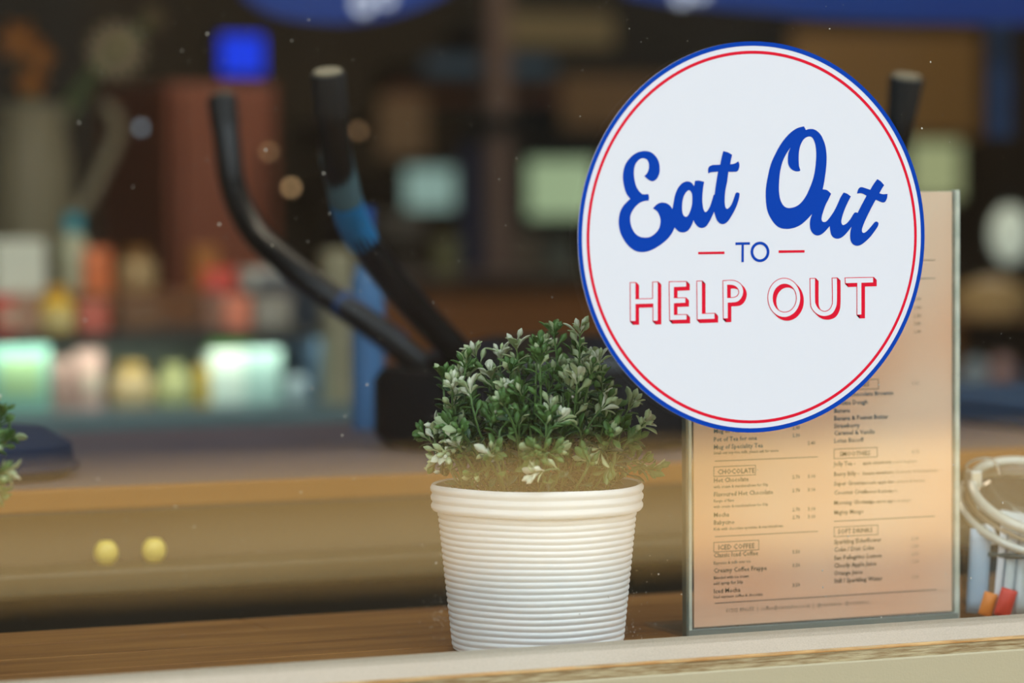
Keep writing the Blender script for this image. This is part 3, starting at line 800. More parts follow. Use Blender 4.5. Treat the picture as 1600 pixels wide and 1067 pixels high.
zr1, zr0 = P(300, 884, CY0 - 0.03).z, P(300, 922, CY0 - 0.03).z
link('front_panel', box((-1.8, CY0 + 0.03, zr1), (6.5, CY0 + 0.06, CZ - 0.02)), M_cpan, ct)
link('rail', box((-1.8, CY0 - 0.03, zr0), (6.5, CY0 + 0.06, zr1), 0.003), M_crail, ct)
link('lower_panel', box((-1.8, CY0 + 0.03, 0.0), (6.5, CY0 + 0.06, zr0)), M_cdark, ct)
M_yel = mat('yellow_wax', (0.80, 0.62, 0.12), 0.4)
for px, lb in ((166, 'small round yellow tealight pot on the counter rail, nearer the window edge'), (241, 'small round yellow tealight pot on the counter rail, nearer the white plant pot')):
    p = P(px, 885, CY0 + 0.005)
    t = thing('tealight_pot', lb, 'candle holder', (p.x, p.y, zr1), 'yellow tealight pots')
    link('cup', lathe((p.x, p.y, zr1), [(0.0, 0.0005), (0.005, 0.0005), (0.0080, 0.004), (0.0092, 0.009), (0.0080, 0.014), (0.005, 0.0175), (0, 0.0185)], 20), M_yel, t, True)
    link('wick', box((p.x - .0005, p.y - .0005, zr1 + .018), (p.x + .0005, p.y + .0005, zr1 + .020)), M_cdark, t)

# navy cushion on the counter
p = onz(30, 745, CZ)
nv = thing('navy_seat_pad', 'round navy padded seat cushion lying on the bar counter', 'cushion', (p.x, CY0 + 0.14, CZ))
px_ = P(-52, 720, CY0 + 0.12).x
link('pad', lathe((px_, CY0 + 0.14, CZ), [(0, 0.0), (0.080, 0.0), (0.088, 0.010), (0.085, 0.026), (0.064, 0.038), (0.0, 0.045)], 32), mat('navy_fabric', (0.006, 0.018, 0.05), 0.8), nv, True)
link('piping', tube([(px_ + 0.088 * math.cos(a), CY0 + 0.14 + 0.088 * math.sin(a), CZ + 0.009) for a in [2 * math.pi * k / 36 for k in range(36)]], 0.003, 8, True), MATS['navy_fabric'], nv, True)

# ------------------------------------------------------------------ upturned stool with black tubular legs
SYc = 0.70
sc_ = P(855, 690, SYc)
stl = thing('upturned_stool', 'black tubular stool turned upside down on the bar counter behind the plant, capped legs upward', 'stool', (sc_.x, SYc, CZ))
R_s = 0.150
link('seat', lathe((sc_.x, SYc, CZ), [(0, 0.001), (R_s * 0.93, 0.001), (R_s, 0.010), (R_s, 0.056), (R_s * 0.95, 0.066), (0, 0.068)], 48), mat('stool_vinyl', (0.006, 0.006, 0.007), 0.7, spec=0.2), stl, True)
link('mounting_plate', lathe((sc_.x, SYc, CZ + 0.068), [(0, 0), (0.115, 0), (0.11, 0.010), (0.08, 0.016), (0.05, 0.024), (0, 0.024)], 32), M_black, stl, True)
def leg(pts, r, cap_r, capn):
    W = [P(x, y, Y) for x, y, Y in pts]
    sp = smooth_path(W, 10)
    lg = link('leg', tube(sp, r, 16), M_black, stl, True)
    # ferrule follows the first stretch
    L = []; acc = 0
    for i, p_ in enumerate(sp):
        if i: acc += (sp[i] - sp[i - 1]).length
        if acc > capn: break
        L.append(p_)
    d = (L[0] - L[1]).normalized(); L = [L[0] + d * 0.002] + L
    rr = [cap_r * 0.94] + [cap_r + (r * 1.06 - cap_r) * i / max(len(L) - 2, 1) for i in range(len(L) - 1)]
    cp = link('rubber_foot', tube(L, rr, 16), M_rubber, lg, True)
    link('foot_pad', lathe(L[0] + d * 0.0008, [(0, 0), (cap_r * 0.8, 0), (cap_r * 0.78, 0.0012), (0, 0.0015)], 16, d), mat('worn_pad', (0.30, 0.25, 0.16), 0.7), lg)
leg([(347, 155, .90), (354, 215, .89), (364, 290, .87), (392, 355, .84), (440, 405, .80), (520, 465, .76), (610, 530, .73), (690, 600, .71), (770, 660, .70)], 0.0118, 0.0134, 0.030)
leg([(513, 118, .52), (519, 185, .53), (529, 265, .55), (550, 345, .58), (590, 410, .61), (650, 482, .64), (720, 556, .67), (800, 640, .69)], 0.0128, 0.0142, 0.034)
LB = bpy.data.objects['leg.001']; LA = bpy.data.objects['leg']
leg([(1416, 125, .50), (1407, 190, .51), (1394, 260, .53), (1350, 340, .57), (1270, 420, .61), (1150, 510, .65), (1020, 580, .68), (900, 650, .69)], 0.0112, 0.0150, 0.036)
leg([(1225, 150, .92), (1215, 240, .90), (1190, 320, .86), (1120, 410, .80), (1030, 500, .75), (950, 580, .72), (890, 655, .70)], 0.0098, 0.0118, 0.028)

sl = link('painted_reflection', tube(smooth_path([P(524, 238, .545), P(531, 272, .553), P(541, 315, .565)], 6), 0.0133, 16), mat('reflection_teal', (0.07, 0.14, 0.16), 0.4), LB, True); sl['label'] = 'pale teal painted reflection'  # coloured tubes paint bluish reflections onto the stool legs
sl = link('painted_reflection', tube(smooth_path([P(541, 315, .565), P(550, 345, .58), P(566, 376, .595)], 6), 0.0134, 16), mat('reflection_blue', (0.02, 0.22, 0.50), 0.4), LB, True); sl['label'] = 'bright blue painted reflection'
sl = link('painted_reflection', tube(smooth_path([P(528, 471, .757), P(572, 502, .743), P(625, 542, .727)], 6), 0.0124, 16), mat('reflection_navy', (0.01, 0.05, 0.16), 0.4), LA, True); sl['label'] = 'navy blue painted reflection'
# blue bottle behind the legs
bY = CY1 - 0.10
bp_ = P(576, 660, bY)
bl = thing('blue_bottle', 'tall slim blue bottle standing on the bar counter behind the stool legs', 'bottle', (bp_.x, bY, CZ))
hb_ = P(576, 430, bY).z - CZ; rb_ = (P(600, 550, bY).x - P(552, 550, bY).x) / 2
link('body', lathe((bp_.x, bY, CZ), [(0, 0.001), (rb_, 0.001), (rb_, hb_ * 0.96), (rb_ * 0.8, hb_ * 1.03), (rb_ * 0.4, hb_ * 1.12), (rb_ * 0.38, hb_ * 1.3), (0, hb_ * 1.3)], 24), mat('blue_glass', (0.09, 0.22, 0.42), 0.2), bl, True)
link('cap', lathe((bp_.x, bY, CZ + hb_ * 1.3), [(0, 0), (rb_ * 0.45, 0), (rb_ * 0.45, 0.02), (0, 0.02)], 16), mat('blue_cap', (0.02, 0.10, 0.35), 0.4), bl, True)

# ------------------------------------------------------------------ display case (left, behind the counter)
DY = 2.0
def hz(px, py, Y): return P(px, py, Y).z
zA = hz(300, 640, DY)        # base deck of the case
zB = hz(300, 520, DY)        # middle board
zC = hz(300, 455, DY + 0.30)     # upper step
xl, xr = P(-60, 600, DY).x, P(612, 600, DY).x
dc = thing('display_case', 'long glass-fronted snack display case with two stepped shelves behind the counter', 'display case', (xl, DY, 0))
M_dbase = mat('case_base', (0.13, 0.19, 0.24), 0.5); M_dteal = mat('case_deck', (0.14, 0.22, 0.24), 0.4)
M_dback = mat('case_back', (0.20, 0.25, 0.20), 0.6); M_dbrown = mat('case_brown_board', (0.20, 0.085, 0.03), 0.5)
link('base', box((xl, DY, 0), (xr, DY + 0.6, zA - 0.03), 0.004), M_dbase, dc)
link('deck', box((xl - 0.01, DY - 0.02, zA - 0.03), (xr + 0.01, DY + 0.6, zA), 0.004), M_dteal, dc)
link('back_panel', box((xl, DY + 0.25, zA), (xr, DY + 0.27, zB)), M_dback, dc)
link('shelf_board', box((xl, DY + 0.02, zB - 0.012), (xr, DY + 0.58, zB), 0.002), mat('shelf_dark', (0.05, 0.055, 0.05), 0.5), dc)
link('riser', box((xl, DY + 0.26, zB), (xr - 0.16, DY + 0.28, zC - 0.01)), M_dbrown, dc)
link('upper_step', box((xl, DY + 0.26, zC - 0.01), (xr - 0.16, DY + 0.58, zC), 0.002), M_dbrown, dc)
x5, x6 = P(503, 500, DY + 0.02).x, P(545, 500, DY + 0.02).x
link('corner_post', box((x5, DY, zA), (x6, DY + 0.03, hz(525, 392, DY)), 0.004), mat('post_cream', (0.42, 0.40, 0.26), 0.4), dc)
link('side_panel', box((xr - 0.075, DY + 0.01, zA), (xr - 0.01, DY + 0.55, hz(590, 440, DY)), 0.003), mat('case_side_blue', (0.10, 0.17, 0.26), 0.5), dc)

area('case_fill', ((xl + xr) / 2, DY + 0.06, zB - 0.018), ((xl + xr) / 2, DY + 0.14, zA), xr - xl - 0.1, 0.02, 0.20, (0.95, 1, 0.92))  # added fill under the board so the lower products read bright
def product(kind, label, px0, py0, px1, base_z, Y, m, shape='box', cap=None, face=None, group='packets and bottles in the display case'):
    mx = (px0 + px1) / 2
    x0, x1 = P(px0, py0, Y).x, P(px1, py0, Y).x; zt = hz(mx, py0, Y)
    wd = x1 - x0; cx = (x0 + x1) / 2; h = zt - base_z; dp = min(wd, 0.08) * 0.8
    cat = {'bottle': 'bottle', 'carton': 'box', 'jar': 'jar', 'pouch': 'packet', 'cup': 'cup', 'bowl': 'bowl'}[kind]
    t = thing(kind + '_product' if kind in ('carton', 'pouch') else 'display_' + kind, label, cat, (cx, Y + dp / 2, base_z), group)
    if shape == 'box':
        link('body', box((x0, Y, base_z), (x1, Y + dp, zt), 0.003), m, t)
        if face: link('front_label', box((x0 + wd * 0.15, Y - 0.0012, base_z + h * 0.2), (x1 - wd * 0.15, Y, base_z + h * 0.75)), face, t)
    elif shape == 'bottle':
        r = wd / 2
        hb = h * (0.78 if cap else 1)
        link('body', lathe((cx, Y + r, base_z), [(0, 0.001), (r * 0.95, 0.001), (r, 0.004), (r, hb * 0.72), (r * 0.85, hb * 0.85), (r * 0.5, hb), (0, hb)], 24), m, t, True)
        if cap: link('cap', lathe((cx, Y + r, base_z + hb), [(0, 0), (r * 0.62, 0), (r * 0.62, h * 0.22), (0, h * 0.22)], 20), cap, t, True)
        if face: link('wrap_label', lathe((cx, Y + r, base_z), [(r * 1.01, hb * 0.15), (r * 1.02, hb * 0.15), (r * 1.02, hb * 0.6), (r * 1.01, hb * 0.6)], 24, None, False, False), face, t, True)
    elif shape == 'pouch':
        bm = bmesh.new(); N_ = 6; rows_ = []
        for j in range(N_ + 1):
            tt = j / N_; th_ = dp / 2 * (1 - tt) ** 0.6 + 0.001
            rows_.append([bm.verts.new((cx + sx_ * wd / 2 * (1 - 0.06 * math.sin(math.pi * tt)), Y + dp / 2 + sy_ * th_, base_z + h * tt)) for sx_, sy_ in ((-1, -.4), (-.5, -1), (.5, -1), (1, -.4), (1, .4), (.5, 1), (-.5, 1), (-1, .4))])
        for j in range(N_):
            for k in range(8): bm.faces.new((rows_[j][k], rows_[j][(k + 1) % 8], rows_[j + 1][(k + 1) % 8], rows_[j + 1][k]))
        bm.faces.new(list(reversed(rows_[0]))); bm.faces.new(rows_[-1])
        link('packet', bm, m, t, True)
        if face: link('front_label', box((cx - wd * .3, Y - 0.001, base_z + h * 0.25), (cx + wd * .3, Y + 0.003, base_z + h * 0.62)), face, t)
    return t
c = lambda n_, r, g, b: mat(n_, (r, g, b), 0.5)
W_ = c('pack_white', .86, .95, .82); RD = c('pack_red', .62, .06, .04); OR = c('pack_orange', .75, .20, .06); YE = c('pack_yellow', .90, .62, .08); TN = c('pack_tan', .45, .33, .16)
CR = c('pack_cream', .75, .62, .45); PK = c('pack_pink', .60, .38, .30); GR = c('pack_green', .30, .62, .28); LG = c('pack_pale_green', .62, .90, .60); TL = c('pack_teal', .02, .42, .58)
BG = c('pack_bluegrey', .50, .62, .62); CY_ = c('pack_cyan_green', .30, .62, .48); OL = c('pack_olive', .50, .52, .22)
U = DY + 0.31; Lw = DY + 0.10; G0 = DY + 0.08
product('carton', 'big white carton on the upper step at the end of the display', -10, 375, 72, zC, U, W_)
product('bottle', 'pale green bottle with a round teal cap on the upper step', 98, 335, 142, zC, U + 0.02, c('bottle_pale', .55, .60, .42), 'bottle', TL)
product('pouch', 'orange-red packet on the upper step next to the teal-capped bottle', 134, 388, 178, zC, U, OR, 'pouch')
product('jar', 'tall tan jar on the upper step under the jug spout', 192, 388, 252, zC, U, TN, 'bottle', c('jar_lid', .35, .18, .05))
product('carton', 'small orange box on the upper step before the reddish cabinet', 303, 385, 342, zC, U, c('pack_amber', .45, .18, .04))
product('pouch', 'bright red packet on the upper step before the reddish cabinet', 322, 420, 376, zC, U - .02, RD, 'pouch')
product('carton', 'pale grey-white carton on the upper step nearest the black stool leg', 382, 422, 452, zC - 0.0, U, c('pack_grey', .62, .66, .60), 'box')
product('pouch', 'red and cream packet at the display end below the white carton', -8, 462, 30, zB, Lw, RD, 'pouch', None, CR)
product('carton', 'cream packet below the white carton', 22, 462, 62, zB, Lw, c('pack_rose', .50, .30, .20), 'box')
product('bottle', 'bright yellow bottle on the middle board of the display', 68, 448, 122, zB, Lw, YE, 'bottle', c('cap_amber', .85, .42, .02), c('label_pale', .85, .75, .35))
product('pouch', 'red packet next to the bright yellow bottle', 128, 472, 174, zB, Lw, c('pack_crimson', .55, .12, .08), 'pouch')
product('carton', 'dull brown box on the middle board beside the red packet', 190, 470, 250, zB, Lw, c('pack_brown', .22, .12, .06), 'box')
product('carton', 'dusty pink box on the middle board under the red packet', 318, 460, 352, zB, Lw, c('pack_dusty', .34, .18, .12), 'box')
product('pouch', 'orange-pink packet on the middle board', 352, 462, 396, zB, Lw, c('pack_coral', .75, .24, .14), 'pouch')
product('carton', 'low white box on the middle board beside the orange-pink packet', 400, 462, 456, zB, Lw, c('pack_mist', .42, .42, .36), 'box')
# lower tier
product('carton', 'wide sea-green carton on the deck at the end of the case', -15, 532, 78, zA, G0, CY_, 'box', None, c('label_leaf', .40, .62, .30))
product('pouch', 'brownish pink packet on the deck beside the sea-green carton', 84, 560, 118, zA, G0, c('pack_mauve', .42, .26, .20), 'pouch')
product('pouch', 'pale pink packet on the deck', 122, 548, 164, zA, G0, PK, 'pouch', None, CR)
product('bowl', 'round tan cake tub on the deck', 180, 568, 248, zA, G0, c('cake_tan', .62, .46, .22), 'bottle', c('cake_gold', .62, .42, .12))
product('bottle', 'short olive-yellow jar on the deck', 252, 570, 306, zA, G0, OL, 'bottle', OL)
product('carton', 'bright white and green carton in the middle of the deck', 330, 548, 384, zA, G0, c('pack_bright', .85, 1.0, .82), 'box')
product('pouch', 'fresh green packet rising behind the bright white carton', 335, 532, 400, zA, G0 + 0.07, c('pack_lime', .20, .55, .14), 'pouch')
product('pouch', 'small amber packet tucked against the bright white carton', 308, 572, 330, zA, G0, c('pack_gold', .55, .38, .05), 'pouch')
product('carton', 'pale blue-green carton next to the bright white one', 386, 545, 440, zA, G0, c('pack_aqua', .52, .78, .66), 'box')
product('cup', 'small grey-blue cup on the deck near the corner post', 452, 588, 488, zA, G0, BG, 'bottle')
product('bowl', 'low beige bowl on the deck just past the corner post', 548, 605, 572, zA, G0, TN, 'bottle')
product('pouch', 'grey-green packet leaning at the corner post', 468, 515, 502, zA, G0 + 0.06, c('pack_sage', .36, .42, .34), 'pouch')

# ------------------------------------------------------------------ enamel jug with flowers on the upper step
jY = DY + 0.45
jx = P(48, 300, jY).x
jug = thing('enamel_jug', 'large pale enamel jug with a curved spout holding flowers', 'jug', (jx, jY, zC))
jh = hz(48, 168, jY) - zC; jr = (P(112, 300, jY).x - P(-20, 300, jY).x) / 2
M_en = mat('cream_enamel', (0.20, 0.185, 0.12), 0.4)
link('body', lathe((jx, jY, zC), [(0, 0.001), (jr, 0.001), (jr * 1.03, jh * 0.3), (jr * 0.95, jh * 0.7), (jr * 0.85, jh * 0.88), (jr * 0.9, jh), (jr * 0.84, jh), (jr * 0.78, jh * 0.86), (0, jh * 0.8)], 36), M_en, jug, True)
link('spout', tube(smooth_path([P(105, 345, jY), P(132, 320, jY), P(158, 270, jY), P(182, 215, jY), P(178, 180, jY), P(160, 168, jY)], 6), 0.009, 10), M_en, jug, True)
link('rim', tube([(jx + jr * 0.88 * math.cos(a), jY + jr * 0.88 * math.sin(a), zC + jh) for a in [2 * math.pi * k / 30 for k in range(30)]], 0.004, 8, True), M_en, jug, True)
def flower(label, px, py, r, n_, m_petal, m_mid, Y, rows=1, cup=0.3, group='flowers in the enamel jug'):
    p = P(px, py, Y)
    t = thing('flower', label, 'flower', p, group)
    rr = r / (F_PX / DZ(p))
    d = (CAM - p).normalized(); ux = d.cross(Vector((0, 0, 1))).normalized(); uy = ux.cross(d)
    for rw in range(rows):
        for k in range(n_):
            a = 2 * math.pi * k / n_ + rw * 0.3
            rad_ = ux * math.cos(a) + uy * math.sin(a); tan_ = d.cross(rad_)
            L = rr * (1 - 0.25 * rw); W__ = rr * 2.6 / n_
            bm = bmesh.new(); A_ = []
            for s_, w__, h_ in ((0.12, 0.4, 0), (0.45, 0.95, 0.06), (0.8, 1, 0.16), (1.0, 0.5, 0.3)):
                o_ = p + rad_ * L * s_ + d * (L * h_ * cup + rw * 0.004)
                A_.append([bm.verts.new(o_ - tan_ * W__ * w__ * 0.5), bm.verts.new(o_ + tan_ * W__ * w__ * 0.5)])
            for i in range(3): bm.faces.new((A_[i][0], A_[i][1], A_[i + 1][1], A_[i + 1][0]))
            g_ = bmesh.ops.solidify(bm, geom=bm.faces[:], thickness=0.0008)
            link('petal', bm, m_petal, t)
    link('centre', ball(p + d * 0.003, rr * 0.25, 1, 1, 1, 12, 8), m_mid, t, True)
    end = Vector((jx + (p.x - jx) * 0.25, jY, zC + jh * 0.9))
    link('stem', tube(smooth_path([p - d * 0.003, (p + end) / 2 + Vector((0, 0, 0.01)), end], 6), 0.0022, 6), M_stem, t, True)
M_pw = mat('petal_cream', (0.46, 0.40, 0.27), 0.7); M_po = mat('petal_orange', (0.40, 0.16, 0.02), 0.7); M_mid = mat('flower_mid', (0.10, 0.12, 0.02), 0.8)
flower('large cream daisy with green centre, uppermost beside the jug', 182, 78, 47, 14, M_pw, M_mid, jY - 0.02)
flower('orange-brown lily bloom at the jug, highest of the orange ones', 30, 62, 34, 6, M_po, M_po, jY, 2, 1.0)
flower('orange-brown lily bloom hanging just above the jug rim', 48, 128, 26, 6, M_po, M_po, jY - 0.03, 2, 1.0)
flower('orange-brown lily bloom between its two orange neighbours', 62, 88, 26, 6, M_po, M_po, jY - 0.02, 2, 1.0)
flower('dull beige bud flower above the cream daisy', 238, 28, 24, 8, mat('petal_dull', (0.17, 0.12, 0.07), 0.7), M_mid, jY + 0.02)

# ------------------------------------------------------------------ reddish cabinet and blue screen
KY = DY + 0.70
lo, hi = pbox(270, 130, 440, 430, KY, 0.35)
cb = thing('reddish_cabinet', 'tall reddish-brown wooden cabinet behind the display case', 'cabinet', (lo[0], KY, 0))
M_cab = mat('red_brown_wood', (0.27, 0.085, 0.045), 0.5, noise=((0.22, 0.07, 0.035), 1.4, 3), stretch=(1, 1, 3))
link('body', box((lo[0], KY + 0.02, 0), (hi[0], KY + 0.37, hi[2]), 0.004), M_cab, cb)
dr = link('door', box((lo[0] + 0.012, KY, 0.1), (hi[0] - 0.012, KY + 0.02, hi[2] - 0.012), 0.004), M_cab, cb)
link('handle', tube([(hi[0] - 0.03, KY - 0.015, 1.30), (hi[0] - 0.03, KY - 0.018, 1.36), (hi[0] - 0.03, KY - 0.015, 1.42)], 0.004, 8), M_black, dr)
scn = pbox(345, 55, 412, 116, KY + 0.1, 0.03)
mon = thing('small_screen', 'small glowing blue screen on top of the reddish cabinet', 'screen', (scn[0][0], KY + 0.1, hi[2]))
link('housing', box((scn[0][0] - 0.006, KY + 0.102, hi[2]), (scn[1][0] + 0.006, KY + 0.14, scn[1][2] + 0.006), 0.003), M_black, mon)
link('display', box(scn[0], (scn[1][0], KY + 0.103, scn[1][2])), mat('blue_display', (0.0, 0.03, 0.60), 0.3, emit=0.85), mon)

# ------------------------------------------------------------------ blue sign reflection, built as glowing boards added inside the room
HY = 1.75
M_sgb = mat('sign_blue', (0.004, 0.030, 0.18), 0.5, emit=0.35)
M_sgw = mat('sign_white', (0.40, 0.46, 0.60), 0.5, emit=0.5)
def arch_sign(label, px0, px1, edge, blobs):
    x0 = P(px0, 0, HY).x; x1 = P(px1, 0, HY).x
    zt = hz((px0 + px1) / 2, -130, HY)
    t = thing('reflected_sign', label, 'sign', ((x0 + x1) / 2, HY, zt))
    bm = bmesh.new(); fr = []
    N_ = len(edge) * 6
    pts = smooth_path([P(a, b, HY) for a, b in edge], 8)
    for p in pts:
        fr.append([bm.verts.new((p.x, HY, p.z)), bm.verts.new((p.x, HY, zt)), bm.verts.new((p.x, HY + 0.02, zt)), bm.verts.new((p.x, HY + 0.02, p.z))])
    for i in range(len(fr) - 1):
        for k in range(4): bm.faces.new((fr[i][k], fr[i][(k + 1) % 4], fr[i + 1][(k + 1) % 4], fr[i + 1][k]))
    bm.faces.new(fr[0]); bm.faces.new(list(reversed(fr[-1])))
    bmesh.ops.recalc_face_normals(bm, faces=bm.faces)
    link('board', bm, M_sgb, t)
    for bx, by, br in blobs:
        c_ = P(bx, by, HY); r_ = br / (F_PX / DZ(c_))
        link('lettering', tube([(c_.x + r_ * math.cos(a), HY - 0.001, c_.z + r_ * math.sin(a)) for a in [2 * math.pi * k / 20 for k in range(20)]], r_ * 0.42, 6, True), M_sgw, t)
    for xx in (x0 + 0.05, x1 - 0.05):
        link('cord', tube([(xx, HY + 0.01, zt), (xx, HY + 0.01, 2.9)], 0.002, 6), M_black, t)
arch_sign('blue arched stand-in for a reflected sign with white round lettering, over the black stool legs', 385, 700, [(385, -5), (430, 22), (500, 34), (570, 34), (640, 18), (700, -8)], [(566, 6, 15), (602, -4, 13)])
arch_sign('long dark blue stand-in for a reflected sign with a white mark, above the round sticker', 985, 1680, [(985, -8), (1060, 6), (1180, 16), (1300, 28), (1450, 34), (1680, 38)], [(1064, -6, 13), (1094, -12, 12)])
lo, hi = pbox(1544, 20, 1582, 215, HY + 0.1, 0.04)
o = thing('blue_banner', 'narrow dark blue vertical banner hanging near the glass jar', 'banner', (lo[0], HY + 0.1, hi[2]))
link('cloth', box(lo, (hi[0], HY + 0.106, hi[2] + 0.1)), mat('banner_blue', (0.03, 0.09, 0.22), 0.7), o)
link('rod', tube([(lo[0] - 0.02, HY + 0.103, hi[2] + 0.1), (hi[0] + 0.02, HY + 0.103, hi[2] + 0.1)], 0.005, 8), M_black, o)
link('cord', tube([((lo[0] + hi[0]) / 2, HY + 0.103, hi[2] + 0.1), ((lo[0] + hi[0]) / 2, HY + 0.103, 2.9)], 0.0015, 6), M_black, o)

# string bulbs
for px, py, st_, colr, lb in ((455, 293, 1.2, (1, .62, .30), 'small warm bulb on a thin cord beside the reddish cabinet'), (420, 238, 0.3, (1, .6, .3), 'fainter warm bulb in front of the cabinet door'),
                         (220, 200, 0.35, (.6, .8, 1), 'faint bluish bulb between jug and cabinet'), (560, 205, 0.3, (1, .6, .3), 'faint warm bulb just past the tallest capped stool leg'), (412, 708, 0.8, (1, .6, .4), None)):
    if lb is None: continue
    Yb = 2.05 - 0.25
    p = P(px, py, Yb)
    t = thing('hanging_bulb', lb, 'bulb', p, 'small hanging bulbs')
    link('bulb', ball(p, 0.0042), mat('bulb_%d' % px, colr, 0.3, emit=st_), t, True)
    link('cord', tube([p + Vector((0, 0, 0.004)), Vector((p.x, p.y, 2.9))], 0.0006, 5), M_black, t)

# ------------------------------------------------------------------ far back wall furniture
BY = 4.1
def lit_panel(label, px0, py0, px1, py1, col, st_, Y=BY, nm='light_panel', cat='light', grp='lit panels at the back'):
    lo, hi = pbox(px0, py0, px1, py1, Y, 0.02)
    t = thing(nm, label, cat, ((lo[0] + hi[0]) / 2, Y, lo[2]), grp)
    e = 0.015
    bm = bmesh.new()
    add_box(bm, (lo[0] - e, Y - 0.004, lo[2] - e), (lo[0], Y + 0.03, hi[2] + e)); add_box(bm, (hi[0], Y - 0.004, lo[2] - e), (hi[0] + e, Y + 0.03, hi[2] + e))
    add_box(bm, (lo[0], Y - 0.004, hi[2]), (hi[0], Y + 0.03, hi[2] + e)); add_box(bm, (lo[0], Y - 0.004, lo[2] - e), (hi[0], Y + 0.03, lo[2]))
    link('frame', bm, M_black, t)
    link('diffuser', box(lo, hi), mat('panel_%d' % px0, col, 0.5, emit=st_), t)
    link('bracket', box(((lo[0] + hi[0]) / 2 - 0.02, Y + 0.02, (lo[2] + hi[2]) / 2 - 0.02), ((lo[0] + hi[0]) / 2 + 0.02, 4.9, (lo[2] + hi[2]) / 2 + 0.02)), M_black, t)
lit_panel('pale blue-green lit panel on the back wall between stool leg and white-framed post', 632, 262, 710, 326, (.26, .42, .40), .5)
lit_panel('pale green lit panel on the back wall close to the round sticker', 824, 250, 930, 338, (.36, .50, .31), .5)
lit_panel('pale green lit panel peeping out above the menu stand', 1420, 222, 1500, 310, (.30, .34, .18), .7)
# column
lo, hi = pbox(768, 205, 800, 520, 3.6, 0.06)
link_post = thing('pale_post', 'slender pinkish post standing in the back of the shop', 'post', (lo[0], 3.6, 0))
link('shaft', box((lo[0], 3.6, 0), (hi[0], 3.65, 2.9), 0.004), mat('post_pink', (0.17, 0.12, 0.10), 0.5), link_post)
link('collar', box((lo[0] - 0.01, 3.59, hi[2]), (hi[0] + 0.01, 3.66, hi[2] + 0.03), 0.003), M_black, link_post)
lo, hi = pbox(728, 225, 764, 520, 3.7, 0.04)
t = thing('navy_door_panel', 'dark navy board next to the pinkish post', 'board', (lo[0], 3.7, 0))
link('board', box((lo[0], 3.7, 0), (hi[0], 3.74, hi[2]), 0.003), mat('navy_paint', (0.03, 0.04, 0.10), 0.6), t)
link('top_cap', box((lo[0] - .005, 3.695, hi[2]), (hi[0] + .005, 3.745, hi[2] + 0.015), 0.003), M_black, t)
# back bar with brown front
zq = hz(700, 432, 3.2)
bb = thing('back_bar', 'warm brown wooden back bar behind the stool', 'counter', (1.6, 3.2, 0))
xa, xb_ = P(560, 450, 3.2).x, P(1500, 450, 3.2).x
M_bb = mat('back_bar_wood', (0.30, 0.13, 0.04), 0.5, noise=((0.24, 0.10, 0.03), 2, 2))
link('front', box((xa, 3.2, 0), (xb_, 3.25, zq - 0.02)), M_bb, bb)
link('worktop', box((xa - 0.01, 3.18, zq - 0.02), (xb_, 3.585, zq), 0.003), mat('worktop_dark', (0.06, 0.04, 0.03), 0.4), bb)
# things on the back bar
def machine(px0, py0, px1, label):
    Y = 3.28; lo, hi = pbox(px0, py0, px1, 432, Y, 0.3)
    t = thing('coffee_machine', label, 'machine', (lo[0], Y, zq))
    link('body', box((lo[0], Y + 0.08, zq), (hi[0], Y + 0.3, hi[2]), 0.01), mat('machine_dark', (0.035, 0.035, 0.035), 0.4), t)
    link('hood', box((lo[0], Y, hi[2] - 0.05), (hi[0], Y + 0.09, hi[2]), 0.008), mat('machine_steel', (0.10, 0.10, 0.09), 0.4, 0.3), t)
    link('drip_tray', box((lo[0] + 0.01, Y, zq), (hi[0] - 0.01, Y + 0.08, zq + 0.02), 0.004), MATS['machine_steel'], t)
machine(598, 335, 668, 'low dark coffee machine on the back bar')
def back_jar(px0, px1, py0, col, label):
    Y = 3.3; x0, x1 = P(px0, py0, Y).x, P(px1, py0, Y).x; r = (x1 - x0) / 2; h = hz((px0 + px1) / 2, py0, Y) - zq
    t = thing('storage_jar', label, 'jar', ((x0 + x1) / 2, Y + r, zq), 'storage jars on the back bar')
    link('body', lathe(((x0 + x1) / 2, Y + r, zq), [(0, .001), (r, .001), (r, h * .8), (r * .8, h * .86), (0, h * .86)], 20), mat('jar_%d' % px0, col, 0.4), t, True)
    link('lid', lathe(((x0 + x1) / 2, Y + r, zq + h * .86), [(0, 0), (r * .85, 0), (r * .85, h * .14), (0, h * .14)], 20), M_black, t, True)
back_jar(686, 722, 362, (.16, .18, .09), 'olive storage jar on the back bar')
back_jar(812, 850, 355, (.12, .10, .07), 'brown storage jar on the back bar, beside the pinkish post')
back_jar(862, 900, 370, (.10, .12, .10), 'dull green storage jar on the back bar, close to the round sticker')
# wall boards
def board(label, px0, py0, px1, py1, col, Y=4.3, nm='wall_board'):
    lo, hi = pbox(px0, py0, px1, py1, Y, 0.02)
    t = thing(nm, label, 'board', (lo[0], Y, lo[2]), 'boards on the back wall')
    link('panel', box(lo, hi, 0.002), mat('board_%d_%d' % (px0, py0), col, 0.6), t)
    link('bracket', box(((lo[0] + hi[0]) / 2 - 0.02, Y + 0.02, (lo[2] + hi[2]) / 2 - 0.02), ((lo[0] + hi[0]) / 2 + 0.02, 4.9, (lo[2] + hi[2]) / 2 + 0.02)), M_black, t)
board('tan board on the back wall past the tallest stool leg', 594, 150, 668, 245, (.22, .15, .09))
board('dark blue board high on the back wall', 665, 88, 866, 118, (.05, .11, .20))
board('thin dark red strip board under the dark blue board', 610, 138, 880, 158, (.14, .05, .025), 4.35)
board('olive board above the pinkish post', 760, 20, 960, 72, (.26, .22, .12), 4.35)
board('brown board reaching above the round sticker', 880, 120, 1120, 200, (.22, .14, .07), 4.35)
